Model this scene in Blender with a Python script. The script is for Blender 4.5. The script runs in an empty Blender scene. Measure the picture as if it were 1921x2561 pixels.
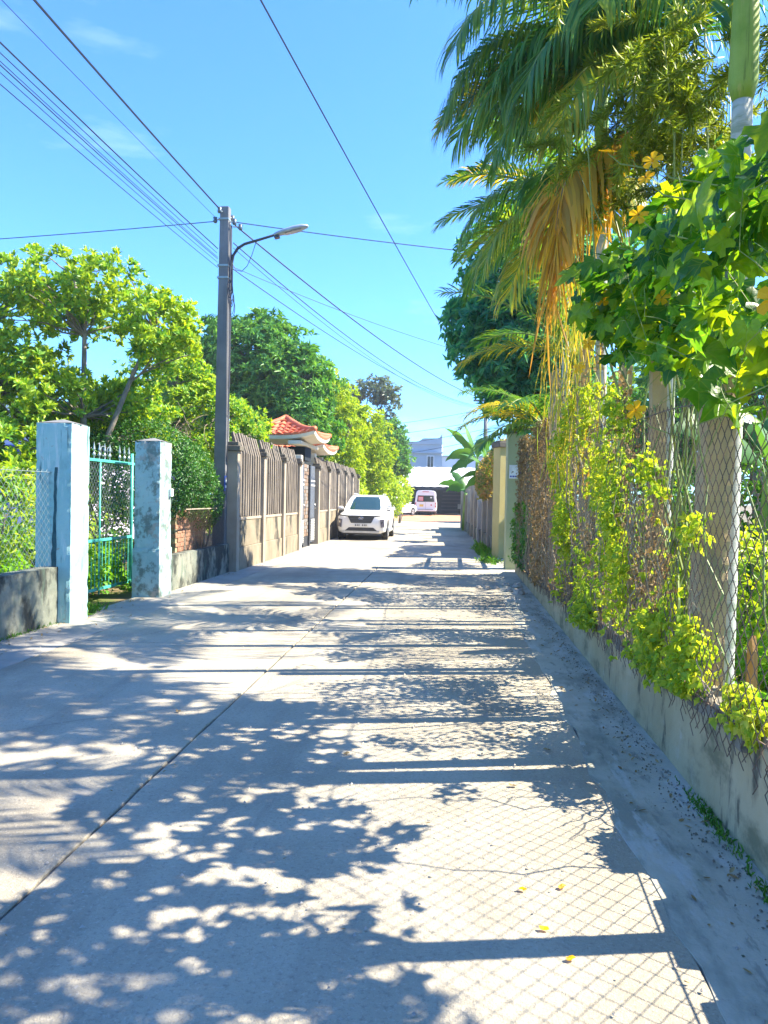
import bpy, math, random
import numpy as np
from mathutils import Vector, Matrix

random.seed(7)
RNG = np.random.default_rng(7)
SC = bpy.context.scene
COL = SC.collection
R = math.radians

# ---------------------------------------------------------------- camera
YAW, PITCH, ROLL, CAMH = R(5.1), R(1.1), R(1.1), 1.55
fw = Vector((-math.sin(YAW) * math.cos(PITCH), math.cos(YAW) * math.cos(PITCH), -math.sin(PITCH)))
rt = Vector((math.cos(YAW), math.sin(YAW), 0))
up = rt.cross(fw)
rt2 = rt * math.cos(ROLL) + up * math.sin(ROLL)
up2 = up * math.cos(ROLL) - rt * math.sin(ROLL)
cd = bpy.data.cameras.new('camera')
cam = bpy.data.objects.new('camera', cd)
COL.objects.link(cam)
cam.matrix_world = Matrix(((rt2.x, up2.x, -fw.x, 0), (rt2.y, up2.y, -fw.y, 0), (rt2.z, up2.z, -fw.z, CAMH), (0, 0, 0, 1)))
cd.sensor_fit = 'VERTICAL'
cd.sensor_height = 36
cd.sensor_width = 27
cd.lens = 1900 / 2561 * 36
cd.clip_start = 0.05
cd.clip_end = 5000
SC.camera = cam

# ---------------------------------------------------------------- sky and sun
SUN_ELEV = R(47)
SUN_AHEAD = R(11)                       # the sun stands to the right, a little ahead
sun_dir = Vector((math.cos(SUN_ELEV) * math.cos(SUN_AHEAD), math.cos(SUN_ELEV) * math.sin(SUN_AHEAD), math.sin(SUN_ELEV)))
W = bpy.data.worlds.new('World')
SC.world = W
W.use_nodes = True
wn, wl = W.node_tree.nodes, W.node_tree.links
wn.clear()
wo = wn.new('ShaderNodeOutputWorld')
bg = wn.new('ShaderNodeBackground')
sky = wn.new('ShaderNodeTexSky')
sky.sky_type = 'NISHITA'
sky.sun_disc = False
sky.sun_elevation = SUN_ELEV
sky.sun_rotation = math.atan2(sun_dir.x, sun_dir.y)
sky.air_density = 1.0
sky.dust_density = 0.25
sky.ozone_density = 1.6
tc = wn.new('ShaderNodeTexCoord')
mp = wn.new('ShaderNodeMapping')
mp.inputs['Scale'].default_value = (1.1, 1.1, 4.2)
mp.inputs['Location'].default_value = (0.35, 0.1, 0.55)
nz = wn.new('ShaderNodeTexNoise')
nz.inputs['Scale'].default_value = 1.9
nz.inputs['Detail'].default_value = 7
nz.inputs['Roughness'].default_value = 0.55
cr = wn.new('ShaderNodeValToRGB')
cr.color_ramp.elements[0].position = 0.58
cr.color_ramp.elements[1].position = 0.90
tint = wn.new('ShaderNodeMix')
tint.data_type = 'RGBA'
tint.blend_type = 'MULTIPLY'
tint.inputs[0].default_value = 1.0
tint.inputs[7].default_value = (0.30, 0.575, 0.95, 1)
cl = wn.new('ShaderNodeMix')
cl.data_type = 'RGBA'
cl.inputs[7].default_value = (8.0, 8.6, 9.0, 1)
ml = wn.new('ShaderNodeMath')
ml.operation = 'MULTIPLY'
ml.inputs[1].default_value = 0.28
wl.new(tc.outputs['Generated'], mp.inputs['Vector'])
wl.new(mp.outputs[0], nz.inputs['Vector'])
wl.new(nz.outputs['Fac'], cr.inputs[0])
wl.new(cr.outputs[0], ml.inputs[0])
wl.new(sky.outputs[0], tint.inputs[6])
wl.new(tint.outputs[2], cl.inputs[6])
wl.new(ml.outputs[0], cl.inputs[0])
wl.new(cl.outputs[2], bg.inputs['Color'])
bg.inputs['Strength'].default_value = 0.110
wl.new(bg.outputs[0], wo.inputs[0])

sl = bpy.data.lights.new('sun', 'SUN')
sl.energy = 3.75
sl.angle = R(0.5)
sl.color = (1.0, 0.90, 0.72)
so = bpy.data.objects.new('sun', sl)
COL.objects.link(so)
so.location = (30, 5, 40)
so.rotation_euler = sun_dir.to_track_quat('Z', 'Y').to_euler()
SC.view_settings.view_transform = 'Standard'
SC.view_settings.look = 'None'
SC.view_settings.exposure = 2.22
SC.view_settings.gamma = 1
SC.view_settings.use_curve_mapping = False
SC.cycles.max_bounces = 8
SC.cycles.transparent_max_bounces = 8

# ---------------------------------------------------------------- materials
class NT:
    def __init__(s, name):
        s.m = bpy.data.materials.new(name)
        s.m.use_nodes = True
        s.n, s.l = s.m.node_tree.nodes, s.m.node_tree.links
        s.n.clear()
        s.out = s.n.new('ShaderNodeOutputMaterial')

    def put(s, sock, v):
        if hasattr(v, 'is_output'):
            s.l.new(v, sock)
        elif isinstance(v, (tuple, list)):
            sock.default_value = (*v, 1) if len(v) == 3 and sock.type == 'RGBA' else v
        else:
            sock.default_value = v

    def pos(s):
        return s.n.new('ShaderNodeNewGeometry').outputs['Position']

    def noise(s, scale, detail=4, rough=0.55, stretch=None, vec=None):
        v = vec or s.pos()
        if stretch:
            m = s.n.new('ShaderNodeMapping')
            m.inputs['Scale'].default_value = stretch
            s.l.new(v, m.inputs[0])
            v = m.outputs[0]
        t = s.n.new('ShaderNodeTexNoise')
        t.inputs['Scale'].default_value = scale
        t.inputs['Detail'].default_value = detail
        t.inputs['Roughness'].default_value = rough
        s.l.new(v, t.inputs['Vector'])
        return t.outputs['Fac']

    def vor(s, scale):
        t = s.n.new('ShaderNodeTexVoronoi')
        t.inputs['Scale'].default_value = scale
        s.l.new(s.pos(), t.inputs['Vector'])
        return t.outputs['Distance']

    def rng(s, v, lo, hi, a=0.0, b=1.0):
        t = s.n.new('ShaderNodeMapRange')
        t.interpolation_type = 'SMOOTHSTEP'
        t.inputs[1].default_value, t.inputs[2].default_value = lo, hi
        t.inputs[3].default_value, t.inputs[4].default_value = a, b
        s.l.new(v, t.inputs[0])
        return t.outputs[0]

    def math(s, op, a, b):
        t = s.n.new('ShaderNodeMath')
        t.operation = op
        s.put(t.inputs[0], a)
        s.put(t.inputs[1], b)
        return t.outputs[0]

    def mix(s, f, a, b, mode='MIX'):
        t = s.n.new('ShaderNodeMix')
        t.data_type = 'RGBA'
        t.blend_type = mode
        s.put(t.inputs[0], f)
        s.put(t.inputs[6], a)
        s.put(t.inputs[7], b)
        return t.outputs[2]

    def ramp(s, f, cols):
        t = s.n.new('ShaderNodeValToRGB')
        e = t.color_ramp.elements
        while len(e) < len(cols):
            e.new(0.5)
        for i, c in enumerate(cols):
            e[i].position = i / (len(cols) - 1)
            e[i].color = (*c, 1)
        s.l.new(f, t.inputs[0])
        return t.outputs[0]

    def bump(s, h, strength, dist=0.01):
        t = s.n.new('ShaderNodeBump')
        t.inputs['Strength'].default_value = strength
        t.inputs['Distance'].default_value = dist
        s.l.new(h, t.inputs['Height'])
        return t.outputs[0]

    def bsdf(s, color, rough=0.8, normal=None, metal=0.0, spec=0.5, **kw):
        p = s.n.new('ShaderNodeBsdfPrincipled')
        s.put(p.inputs['Base Color'], color)
        s.put(p.inputs['Roughness'], rough)
        s.put(p.inputs['Metallic'], metal)
        s.put(p.inputs['Specular IOR Level'], spec)
        for k, v in kw.items():
            s.put(p.inputs[k.replace('_', ' ')], v)
        if normal is not None:
            s.l.new(normal, p.inputs['Normal'])
        return p.outputs[0]

    def done(s, sh):
        s.l.new(sh, s.out.inputs[0])
        return s.m


def rough_mat(name, c1, c2, scale=3.0, stains=(), speck=None, rough=0.88, bump=0.35, bscale=60, spec=0.25):
    """c1/c2 blended by noise; stains = (colour, scale, stretch, lo, hi, strength)"""
    t = NT(name)
    col = t.mix(t.rng(t.noise(scale, 6, 0.6), 0.32, 0.68), c1, c2)
    for (c, sc, st, lo, hi, k) in stains:
        col = t.mix(t.rng(t.noise(sc, 6, 0.65, st), lo, hi, 0, k), col, c)
    if speck:
        for (c, sc, lo, hi, k) in speck:
            col = t.mix(t.rng(t.noise(sc, 4, 0.7), lo, hi, 0, k), col, c)
    n = t.bump(t.noise(bscale, 5, 0.7), bump, 0.01)
    return t.done(t.bsdf(col, rough, n, spec=spec))


def plain_mat(name, c, rough=0.5, metal=0.0, spec=0.5, var=0.12, vscale=8.0, bump=0.0, **kw):
    t = NT(name)
    d = tuple(x * (1 - var) for x in c)
    u = tuple(min(1, x * (1 + var)) for x in c)
    col = t.mix(t.rng(t.noise(vscale, 4), 0.3, 0.7), d, u)
    n = t.bump(t.noise(90, 3), bump, 0.005) if bump else None
    return t.done(t.bsdf(col, rough, n, metal, spec, **kw))


LEAFK = 1.9


def leaf_mat(name, cols, trans=0.42, rough=0.42, tcol=(1.5, 1.35, 0.5), big=None, veins=False):
    """colour by leaf (island and object), a second slow colour change through the crown"""
    t = NT(name)
    g = t.n.new('ShaderNodeNewGeometry')
    oi = t.n.new('ShaderNodeObjectInfo')
    f = t.math('FRACT', t.math('ADD', g.outputs['Random Per Island'], oi.outputs['Random']), 0)
    f = t.math('ADD', t.math('MULTIPLY', f, 0.65), t.math('MULTIPLY', t.rng(t.noise(big or 0.9, 2), 0.3, 0.7), 0.35))
    col = t.ramp(f, [tuple(min(.9, x * LEAFK) for x in c) for c in cols])
    nrm = None
    if veins:
        at = t.n.new('ShaderNodeAttribute')
        at.attribute_name = 'leafuv'
        sp_ = t.n.new('ShaderNodeSeparateXYZ')
        t.l.new(at.outputs['Vector'], sp_.inputs[0])
        th = t.math('ARCTAN2', sp_.outputs[0], t.math('ADD', sp_.outputs[1], 0.02))
        rad = t.math('SQRT', t.math('ADD', t.math('MULTIPLY', sp_.outputs[0], sp_.outputs[0]), t.math('MULTIPLY', sp_.outputs[1], sp_.outputs[1])), 0)
        w_ = t.math('MULTIPLY', t.math('ABSOLUTE', t.math('SUBTRACT', t.math('FRACT', t.math('ADD', t.math('DIVIDE', th, 0.72), 10.5), 0), 0.5), 0), rad)
        vein = t.rng(w_, 0.008, 0.035, 1, 0)
        col = t.mix(t.math('MULTIPLY', vein, 0.45), col, (0.22, 0.34, 0.06))
        mott = t.noise(38, 3)
        col = t.mix(t.rng(mott, 0.35, 0.7, 0, .35), col, (0.30, 0.55, 0.10), 'MULTIPLY')
        nrm = t.bump(t.math('ADD', t.math('MULTIPLY', vein, -1.0), t.math('MULTIPLY', mott, .8)), 0.5, 0.004)
    p = t.bsdf(col, rough, nrm, spec=0.35)
    tr = t.n.new('ShaderNodeBsdfTranslucent')
    t.l.new(t.mix(1.0, col, tcol, 'MULTIPLY'), tr.inputs['Color'])
    ms = t.n.new('ShaderNodeMixShader')
    ms.inputs[0].default_value = trans
    t.l.new(p, ms.inputs[1])
    t.l.new(tr.outputs[0], ms.inputs[2])
    return t.done(ms.outputs[0])


M = {}
BLACKMOLD_SHADE = (0.025, 0.03, 0.028)
M['road'] = rough_mat('road_concrete', (0.37, 0.33, 0.25), (0.465, 0.42, 0.325), 1.1,
    stains=[((0.22, 0.195, 0.15), 0.55, (1, 0.45, 1), 0.47, 0.66, 0.7), ((0.27, 0.245, 0.20), 0.9, (2.6, 0.12, 1), 0.52, 0.70, 0.5), ((0.48, 0.44, 0.38), 2.3, None, 0.55, 0.8, 0.5), ((0.22, 0.2, 0.17), 5.0, None, 0.64, 0.80, 0.4)],
    speck=[((0.20, 0.18, 0.15), 45, 0.50, 0.70, 0.55), ((0.55, 0.51, 0.44), 60, 0.52, 0.72, 0.55), ((0.12, 0.10, 0.085), 130, 0.58, 0.72, 0.6), ((0.10, 0.085, 0.07), 22, 0.68, 0.76, 0.6)], bump=1.0, bscale=60)
M['gutter'] = rough_mat('smeared_cement', (0.41, 0.39, 0.31), (0.52, 0.49, 0.40), 1.6,
    stains=[((0.20, 0.215, 0.175), 1.8, (1.0, 0.45, 1), 0.47, 0.62, 0.7), ((0.50, 0.50, 0.46), 2.6, (2.2, 0.6, 1), 0.54, 0.64, 0.75), ((0.16, 0.17, 0.15), 7.0, (2.0, .5, 1), 0.55, 0.66, 0.5), ((0.10, 0.14, 0.07), 1.7, (2, .6, 1), 0.60, 0.74, 0.6)],
    speck=[((0.14, 0.14, 0.12), 60, 0.62, 0.75, 0.5)], bump=0.5, bscale=40)
M['apron'] = rough_mat('apron_concrete', (0.29, 0.275, 0.24), (0.36, 0.335, 0.29), 1.4,
    stains=[((0.22, 0.22, 0.18), 1.2, None, 0.52, 0.72, 0.6)], speck=[((0.17, 0.15, 0.13), 80, 0.62, 0.74, 0.5)], bump=0.5)
M['joint'] = rough_mat('tar_joint', (0.08, 0.08, 0.08), (0.14, 0.135, 0.125), 6)
M['soil'] = rough_mat('soil', (0.16, 0.115, 0.07), (0.22, 0.165, 0.10), 0.7, stains=[((0.09, 0.12, 0.03), 0.8, None, 0.46, 0.60, 0.9)], bump=0.8, bscale=18)
M['redsoil'] = rough_mat('red_soil', (0.42, 0.20, 0.10), (0.52, 0.30, 0.17), 0.8, bump=0.6, bscale=14)
M['wall_low'] = rough_mat('render_low_wall', (0.36, 0.305, 0.17), (0.45, 0.39, 0.24), 1.5,
    stains=[((0.13, 0.135, 0.075), 1.6, (1, 1, 1.8), 0.50, 0.66, 0.8), (BLACKMOLD_SHADE, 2.6, (2.2, 2.2, 0.7), 0.56, 0.70, 0.8), ((0.52, 0.5, 0.43), 3.5, None, 0.58, 0.78, 0.5)], bump=0.5, bscale=35)
M['wall_left'] = rough_mat('mouldy_low_wall', (0.16, 0.18, 0.15), (0.27, 0.275, 0.225), 1.6,
    stains=[(BLACKMOLD_SHADE, 1.7, (1.3, 1.3, 0.8), 0.42, 0.56, 0.92), ((0.09, 0.15, 0.12), 2.8, (2.5, 2.5, 0.6), 0.54, 0.72, 0.7)], bump=0.5, bscale=35)
M['mossy_top'] = rough_mat('mossy_cement_edge', (0.16, 0.145, 0.115), (0.30, 0.27, 0.215), 5, stains=[((0.07, 0.09, 0.03), 4, None, 0.5, 0.7, 0.8), ((0.42, 0.38, 0.31), 9, None, 0.55, 0.75, 0.7)], bump=1.0, bscale=30)
M['pillar_blue'] = rough_mat('faded_turquoise_render', (0.25, 0.46, 0.46), (0.34, 0.53, 0.52), 2.2,
    stains=[((0.15, 0.29, 0.29), 3.4, (1, 1, .6), 0.50, 0.68, 0.6), ((0.04, 0.10, 0.10), 2.6, (4.5, 4.5, 0.40), 0.58, 0.68, 0.85), ((0.55, 0.63, 0.61), 7, (3, 3, .35), 0.54, 0.66, 0.65), ((0.30, 0.29, 0.25), 9, None, 0.62, 0.68, 0.8)], bump=0.3, bscale=50)
M['pillar_worn'] = rough_mat('worn_turquoise_render', (0.36, 0.50, 0.50), (0.29, 0.43, 0.43), 2.6,
    stains=[((0.12, 0.16, 0.14), 5.5, (1, 1, .8), 0.48, 0.60, 0.85), ((0.33, 0.31, 0.27), 4.0, None, 0.56, 0.62, 0.8), ((0.06, 0.10, 0.11), 2.0, (3.5, 3.5, 0.4), 0.62, 0.76, 0.8), ((0.46, 0.53, 0.52), 9, None, 0.55, 0.72, 0.6)], bump=0.4, bscale=45)
M['picket'] = rough_mat('weathered_concrete_picket', (0.16, 0.138, 0.112), (0.24, 0.205, 0.165), 1.8,
    stains=[((0.075, 0.065, 0.06), 2.2, (7, 7, 0.35), 0.46, 0.60, 0.85), ((0.36, 0.30, 0.23), 3.0, (6, 6, .4), 0.56, 0.74, 0.5)], bump=0.4)
M['fpost'] = rough_mat('fence_post_concrete', (0.31, 0.26, 0.20), (0.39, 0.335, 0.26), 1.8, stains=[((0.16, 0.13, 0.10), 2.4, (5, 5, 0.5), 0.56, 0.76, 0.6)], bump=0.4)
M['fbase'] = rough_mat('fence_base_concrete', (0.215, 0.18, 0.125), (0.30, 0.255, 0.185), 1.5, stains=[(BLACKMOLD_SHADE, 1.0, (1.4, 1.4, 0.8), 0.50, 0.62, 0.85), ((0.16, 0.14, 0.09), 3.2, (3, 3, .5), 0.52, 0.72, 0.6)], bump=0.4)  # mould blotches deepened so the colour also carries shade from pole and trees
M['pole'] = rough_mat('pole_concrete', (0.15, 0.155, 0.165), (0.21, 0.21, 0.215), 1.7, stains=[((0.09, 0.095, 0.10), 2.2, (4, 4, .3), 0.5, 0.75, 0.6)], bump=0.3)
M['rpost'] = rough_mat('garden_post_concrete', (0.40, 0.275, 0.13), (0.48, 0.345, 0.18), 2.5, stains=[((0.14, 0.15, 0.08), 2.0, (2.5, 2.5, .7), 0.52, 0.72, 0.7)], bump=0.5, bscale=40)
M['stonewall'] = rough_mat('weathered_side_wall', (0.34, 0.31, 0.27), (0.44, 0.41, 0.36), 1.2, stains=[((0.09, 0.09, 0.09), 1.4, (2.5, 2.5, .4), 0.50, 0.68, 0.8), ((0.48, 0.40, 0.28), 2.0, None, 0.58, 0.75, 0.5)], bump=0.5)
M['yellow'] = rough_mat('pale_yellow_paint', (0.50, 0.42, 0.17), (0.56, 0.48, 0.21), 1.5, stains=[((0.34, 0.31, 0.17), 2.0, (3, 3, .5), 0.60, 0.78, 0.5)], bump=0.2)
M['olive'] = rough_mat('green_yellow_paint', (0.36, 0.39, 0.22), (0.42, 0.45, 0.26), 1.4, stains=[((0.20, 0.26, 0.18), 1.6, (2, 2, .8), 0.56, 0.76, 0.6)], bump=0.2)
M['scar'] = rough_mat('dark_teal_scar', (0.02, 0.07, 0.085), (0.05, 0.12, 0.13), 9)
M['darkcap'] = rough_mat('dark_mouldy_cap', (0.10, 0.095, 0.08), (0.17, 0.15, 0.12), 4)
M['green_metal'] = plain_mat('turquoise_green_paint', (0.07, 0.42, 0.34), 0.45, var=0.2)
M['grey_metal'] = plain_mat('blue_grey_gate_paint', (0.10, 0.115, 0.14), 0.6, spec=.3)
M['black_metal'] = plain_mat('black_metal', (0.03, 0.035, 0.045), 0.45)
M['louvre'] = plain_mat('pale_louvre', (0.50, 0.50, 0.47), 0.5)
M['rust'] = rough_mat('rusty_wire', (0.10, 0.075, 0.06), (0.20, 0.14, 0.10), 14, rough=0.7, bump=0.0)
M['galv'] = plain_mat('galvanised_wire', (0.30, 0.36, 0.36), 0.45, 0.5)
M['brick'] = rough_mat('reddish_brick', (0.34, 0.17, 0.11), (0.42, 0.24, 0.16), 6)
M['cladA'] = rough_mat('brown_stone_cladding', (0.19, 0.13, 0.095), (0.25, 0.18, 0.13), 6)
M['cladB'] = rough_mat('grey_stone_cladding', (0.17, 0.16, 0.15), (0.24, 0.22, 0.20), 6)
M['tile'] = rough_mat('red_roof_tile', (0.55, 0.13, 0.06), (0.66, 0.19, 0.09), 5, stains=[((0.35, 0.10, 0.06), 3, None, 0.55, 0.75, 0.5)], rough=0.6, bump=0.15)
M['cream'] = rough_mat('cream_render', (0.62, 0.56, 0.44), (0.70, 0.64, 0.52), 1.5, bump=0.15)
M['darkglass'] = plain_mat('dark_glass', (0.015, 0.022, 0.028), 0.08, spec=0.6)
M['carwhite'] = plain_mat('white_car_paint', (0.78, 0.78, 0.77), 0.25, spec=0.5, var=0.01, Coat_Weight=0.6)
M['carglass'] = plain_mat('car_window_glass', (0.02, 0.05, 0.055), 0.05, spec=0.9, var=0.02)
M['tyre'] = plain_mat('tyre_rubber', (0.03, 0.03, 0.032), 0.85)
M['plasticblack'] = plain_mat('black_plastic', (0.022, 0.024, 0.03), 0.4)
M['chrome'] = plain_mat('chrome', (0.75, 0.76, 0.78), 0.18, 1.0)
M['silver'] = plain_mat('silver_plastic', (0.48, 0.48, 0.47), 0.4, 0.4)
M['lens'] = plain_mat('lamp_lens', (0.13, 0.12, 0.15), 0.15, spec=0.8)
M['redlens'] = plain_mat('red_lens', (0.50, 0.02, 0.03), 0.2)
M['plate'] = plain_mat('number_plate', (0.70, 0.70, 0.68), 0.5, var=0.02)
M['plateyel'] = plain_mat('yellow_number_plate', (0.72, 0.50, 0.08), 0.5, var=0.02)
M['sticker'] = plain_mat('red_sticker', (0.60, 0.10, 0.10), 0.6)
M['blueplate'] = plain_mat('blue_sign_paint', (0.04, 0.09, 0.42), 0.5)
M['whiteplate'] = plain_mat('white_sign_paint', (0.78, 0.79, 0.80), 0.5)
M['facade'] = rough_mat('blue_grey_facade', (0.36, 0.43, 0.48), (0.42, 0.49, 0.54), 0.4, bump=0.1)
M['facade_white'] = rough_mat('white_facade', (0.72, 0.72, 0.72), (0.80, 0.80, 0.80), 0.4, bump=0.1)
M['sheet'] = rough_mat('white_sheet_roof', (0.74, 0.74, 0.73), (0.82, 0.82, 0.81), 0.8, stains=[((0.45, 0.43, 0.40), 1.0, None, 0.60, 0.8, 0.5)], rough=0.5, bump=0.1)
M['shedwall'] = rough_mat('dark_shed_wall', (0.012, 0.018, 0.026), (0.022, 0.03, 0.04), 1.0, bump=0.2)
M['lavender'] = rough_mat('lavender_house_wall', (0.58, 0.54, 0.74), (0.66, 0.62, 0.80), 1.0, bump=0.15)
M['bark'] = rough_mat('grey_bark', (0.16, 0.14, 0.115), (0.25, 0.22, 0.18), 6, stains=[((0.09, 0.10, 0.05), 5, None, 0.52, 0.7, 0.7)], bump=0.9, bscale=30)
M['palmtrunk'] = rough_mat('pale_palm_trunk', (0.42, 0.43, 0.38), (0.52, 0.52, 0.46), 3, stains=[((0.22, 0.27, 0.18), 2.5, (1, 1, 5), 0.50, 0.64, 0.8)], bump=0.4)
M['sheath'] = rough_mat('green_palm_sheath', (0.17, 0.29, 0.035), (0.27, 0.38, 0.075), 3, stains=[((0.36, 0.36, 0.12), 4, (6, 6, .4), .52, .66, .7), ((0.10, 0.16, 0.03), 5, (8, 8, .5), .55, .68, .7), ((0.22, 0.14, 0.06), 3, (5, 5, .8), .62, .70, .7)], rough=.55, bump=.3)
M['drystem'] = rough_mat('dry_stem', (0.26, 0.20, 0.13), (0.38, 0.31, 0.21), 10)
M['greenstem'] = plain_mat('green_stem', (0.20, 0.26, 0.06), 0.6, var=0.3)
M['wire'] = plain_mat('cable_black', (0.02, 0.028, 0.045), 0.6)
M['lampgrey'] = plain_mat('lamp_head_grey', (0.32, 0.36, 0.42), 0.4, 0.2)
M['porcelain'] = plain_mat('insulator', (0.10, 0.13, 0.16), 0.3)
M['rubble'] = rough_mat('broken_concrete', (0.36, 0.33, 0.29), (0.48, 0.45, 0.40), 8, bump=0.8)
# leaves (base colours)
M['lf_sapo'] = leaf_mat('leaf_yellow_green', [(0.03, 0.11, 0.03), (0.065, 0.17, 0.028), (0.12, 0.22, 0.02), (0.23, 0.29, 0.018), (0.15, 0.23, 0.02), (0.06, 0.14, 0.03)], 0.45)
M['lf_lime'] = leaf_mat('leaf_lime', [(0.06, 0.13, 0.012), (0.13, 0.21, 0.012), (0.20, 0.27, 0.014), (0.26, 0.30, 0.015)], 0.42)
M['lf_mango'] = leaf_mat('leaf_mango_dark', [(0.022, 0.085, 0.030), (0.04, 0.13, 0.036), (0.065, 0.17, 0.034), (0.11, 0.21, 0.028)], 0.36, 0.4)
M['lf_mango2'] = leaf_mat('leaf_blue_green', [(0.02, 0.105, 0.08), (0.04, 0.16, 0.095), (0.07, 0.21, 0.08), (0.14, 0.27, 0.06)], 0.5, 0.4, (1.3, 1.35, .8))
M['lf_arch'] = leaf_mat('leaf_clipped_arch', [(0.008, 0.04, 0.010), (0.014, 0.06, 0.010), (0.028, 0.095, 0.010), (0.06, 0.15, 0.010)], 0.25)
M['lf_hedge'] = leaf_mat('leaf_hedge', [(0.02, 0.072, 0.014), (0.035, 0.11, 0.014), (0.06, 0.15, 0.014), (0.09, 0.19, 0.012)], 0.30)
M['lf_ground'] = leaf_mat('leaf_garden_green', [(0.05, 0.14, 0.012), (0.09, 0.21, 0.012), (0.15, 0.27, 0.015)], 0.45)
M['lf_vine'] = leaf_mat('leaf_gourd_vine', [(0.008, 0.045, 0.012), (0.016, 0.075, 0.012), (0.045, 0.13, 0.010), (0.10, 0.19, 0.008), (0.19, 0.25, 0.008)], 0.58, 0.35, (2.2, 1.6, 0.35), 2.2, True)
M['lf_bitter'] = leaf_mat('leaf_small_vine', [(0.07, 0.15, 0.014), (0.15, 0.23, 0.016), (0.25, 0.29, 0.02), (0.34, 0.33, 0.05)], 0.5, 0.5)
M['lf_palm'] = leaf_mat('leaf_palm', [(0.016, 0.07, 0.022), (0.032, 0.105, 0.022), (0.075, 0.145, 0.018), (0.17, 0.20, 0.016)], 0.42, 0.4)
M['lf_palmy'] = leaf_mat('leaf_palm_yellow', [(0.07, 0.14, 0.018), (0.16, 0.20, 0.02), (0.30, 0.24, 0.02), (0.42, 0.26, 0.02)], 0.42)
M['lf_gold'] = leaf_mat('leaf_dead_gold', [(0.13, 0.085, 0.018), (0.26, 0.18, 0.018), (0.36, 0.25, 0.022), (0.33, 0.19, 0.03), (0.20, 0.15, 0.025)], 0.42, 0.6, (1.5, 1.15, 0.6))
M['lf_dry'] = leaf_mat('leaf_dry_brown', [(0.11, 0.075, 0.035), (0.17, 0.12, 0.055), (0.22, 0.16, 0.075)], 0.3, 0.7, (1.2, 1.1, .8))
M['lf_wisp'] = leaf_mat('leaf_feathery', [(0.06, 0.11, 0.012), (0.14, 0.19, 0.018), (0.24, 0.26, 0.03)], 0.5)
M['lf_banana'] = leaf_mat('leaf_banana', [(0.022, 0.075, 0.024), (0.04, 0.11, 0.026), (0.07, 0.15, 0.03)], 0.38, 0.45)
M['lf_far'] = leaf_mat('leaf_far_dull', [(0.05, 0.085, 0.06), (0.08, 0.10, 0.085), (0.07, 0.12, 0.06)], 0.3)
M['petal'] = leaf_mat('petal_yellow', [(0.44, 0.24, 0.002), (0.47, 0.28, 0.003)], 0.4, 0.5, (1.1, 1.0, .5))
M['bract'] = leaf_mat('bract_pink_green', [(0.04, 0.10, 0.025), (0.09, 0.15, 0.025), (0.20, 0.17, 0.05), (0.28, 0.17, 0.08), (0.05, 0.11, 0.03)], 0.4)

# ---------------------------------------------------------------- mesh helpers
ORG = {}


def link(o):
    COL.objects.link(o)
    return o


def tag(o, label=None, cat=None, group=None, kind=None):
    if label: o['label'] = label
    if cat: o['category'] = cat
    if group: o['group'] = group
    if kind: o['kind'] = kind
    return o


def thing(name, loc, label, cat, group=None):
    o = link(bpy.data.objects.new(name, None))
    o.location = loc
    o.empty_display_size = 0.2
    ORG[o.name] = Vector(loc)
    return tag(o, label, cat, group)


def mesh_obj(name, me, mat, parent=None):
    o = bpy.data.objects.new(name, me)
    link(o)
    if name in ('stems', 'branches', 'dry_strips', 'twigs'):
        o['kind'] = 'stuff'
    if mat is not None and not me.materials:
        me.materials.append(M[mat] if isinstance(mat, str) else mat)
    if parent is not None:
        o.parent = parent
        ORG[o.name] = ORG[parent.name]
    return o


def np_mesh(name, verts, faces, mat, parent=None, smooth=False, at=None):
    """verts (N,3), faces: list of int arrays (M,k) ; world coordinates"""
    verts = np.asarray(verts, dtype=np.float32)
    if not isinstance(faces, (list, tuple)):
        faces = [faces]
    faces = [np.asarray(f, dtype=np.int32) for f in faces if len(f)]
    if parent is not None:
        off = ORG[parent.name]
    elif at is not None:
        off = Vector(at)
    else:
        lo, hi = verts.min(0), verts.max(0)
        off = Vector(((lo[0] + hi[0]) / 2, (lo[1] + hi[1]) / 2, lo[2]))
    verts = verts - np.array(off[:], dtype=np.float32)
    me = bpy.data.meshes.new(name)
    me.vertices.add(len(verts))
    me.vertices.foreach_set('co', verts.ravel())
    tot = sum(f.size for f in faces)
    nf = sum(len(f) for f in faces)
    me.loops.add(tot)
    me.loops.foreach_set('vertex_index', np.concatenate([f.ravel() for f in faces]))
    me.polygons.add(nf)
    sizes = np.concatenate([np.full(len(f), f.shape[1], dtype=np.int32) for f in faces])
    starts = np.concatenate([[0], np.cumsum(sizes)[:-1]]).astype(np.int32)
    me.polygons.foreach_set('loop_start', starts)
    me.polygons.foreach_set('loop_total', sizes)
    if smooth:
        me.polygons.foreach_set('use_smooth', np.ones(nf, dtype=bool))
    me.update(calc_edges=True)
    o = mesh_obj(name, me, mat, parent)
    if parent is None:
        o.location = off
        ORG[o.name] = Vector(off)
    return o


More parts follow.
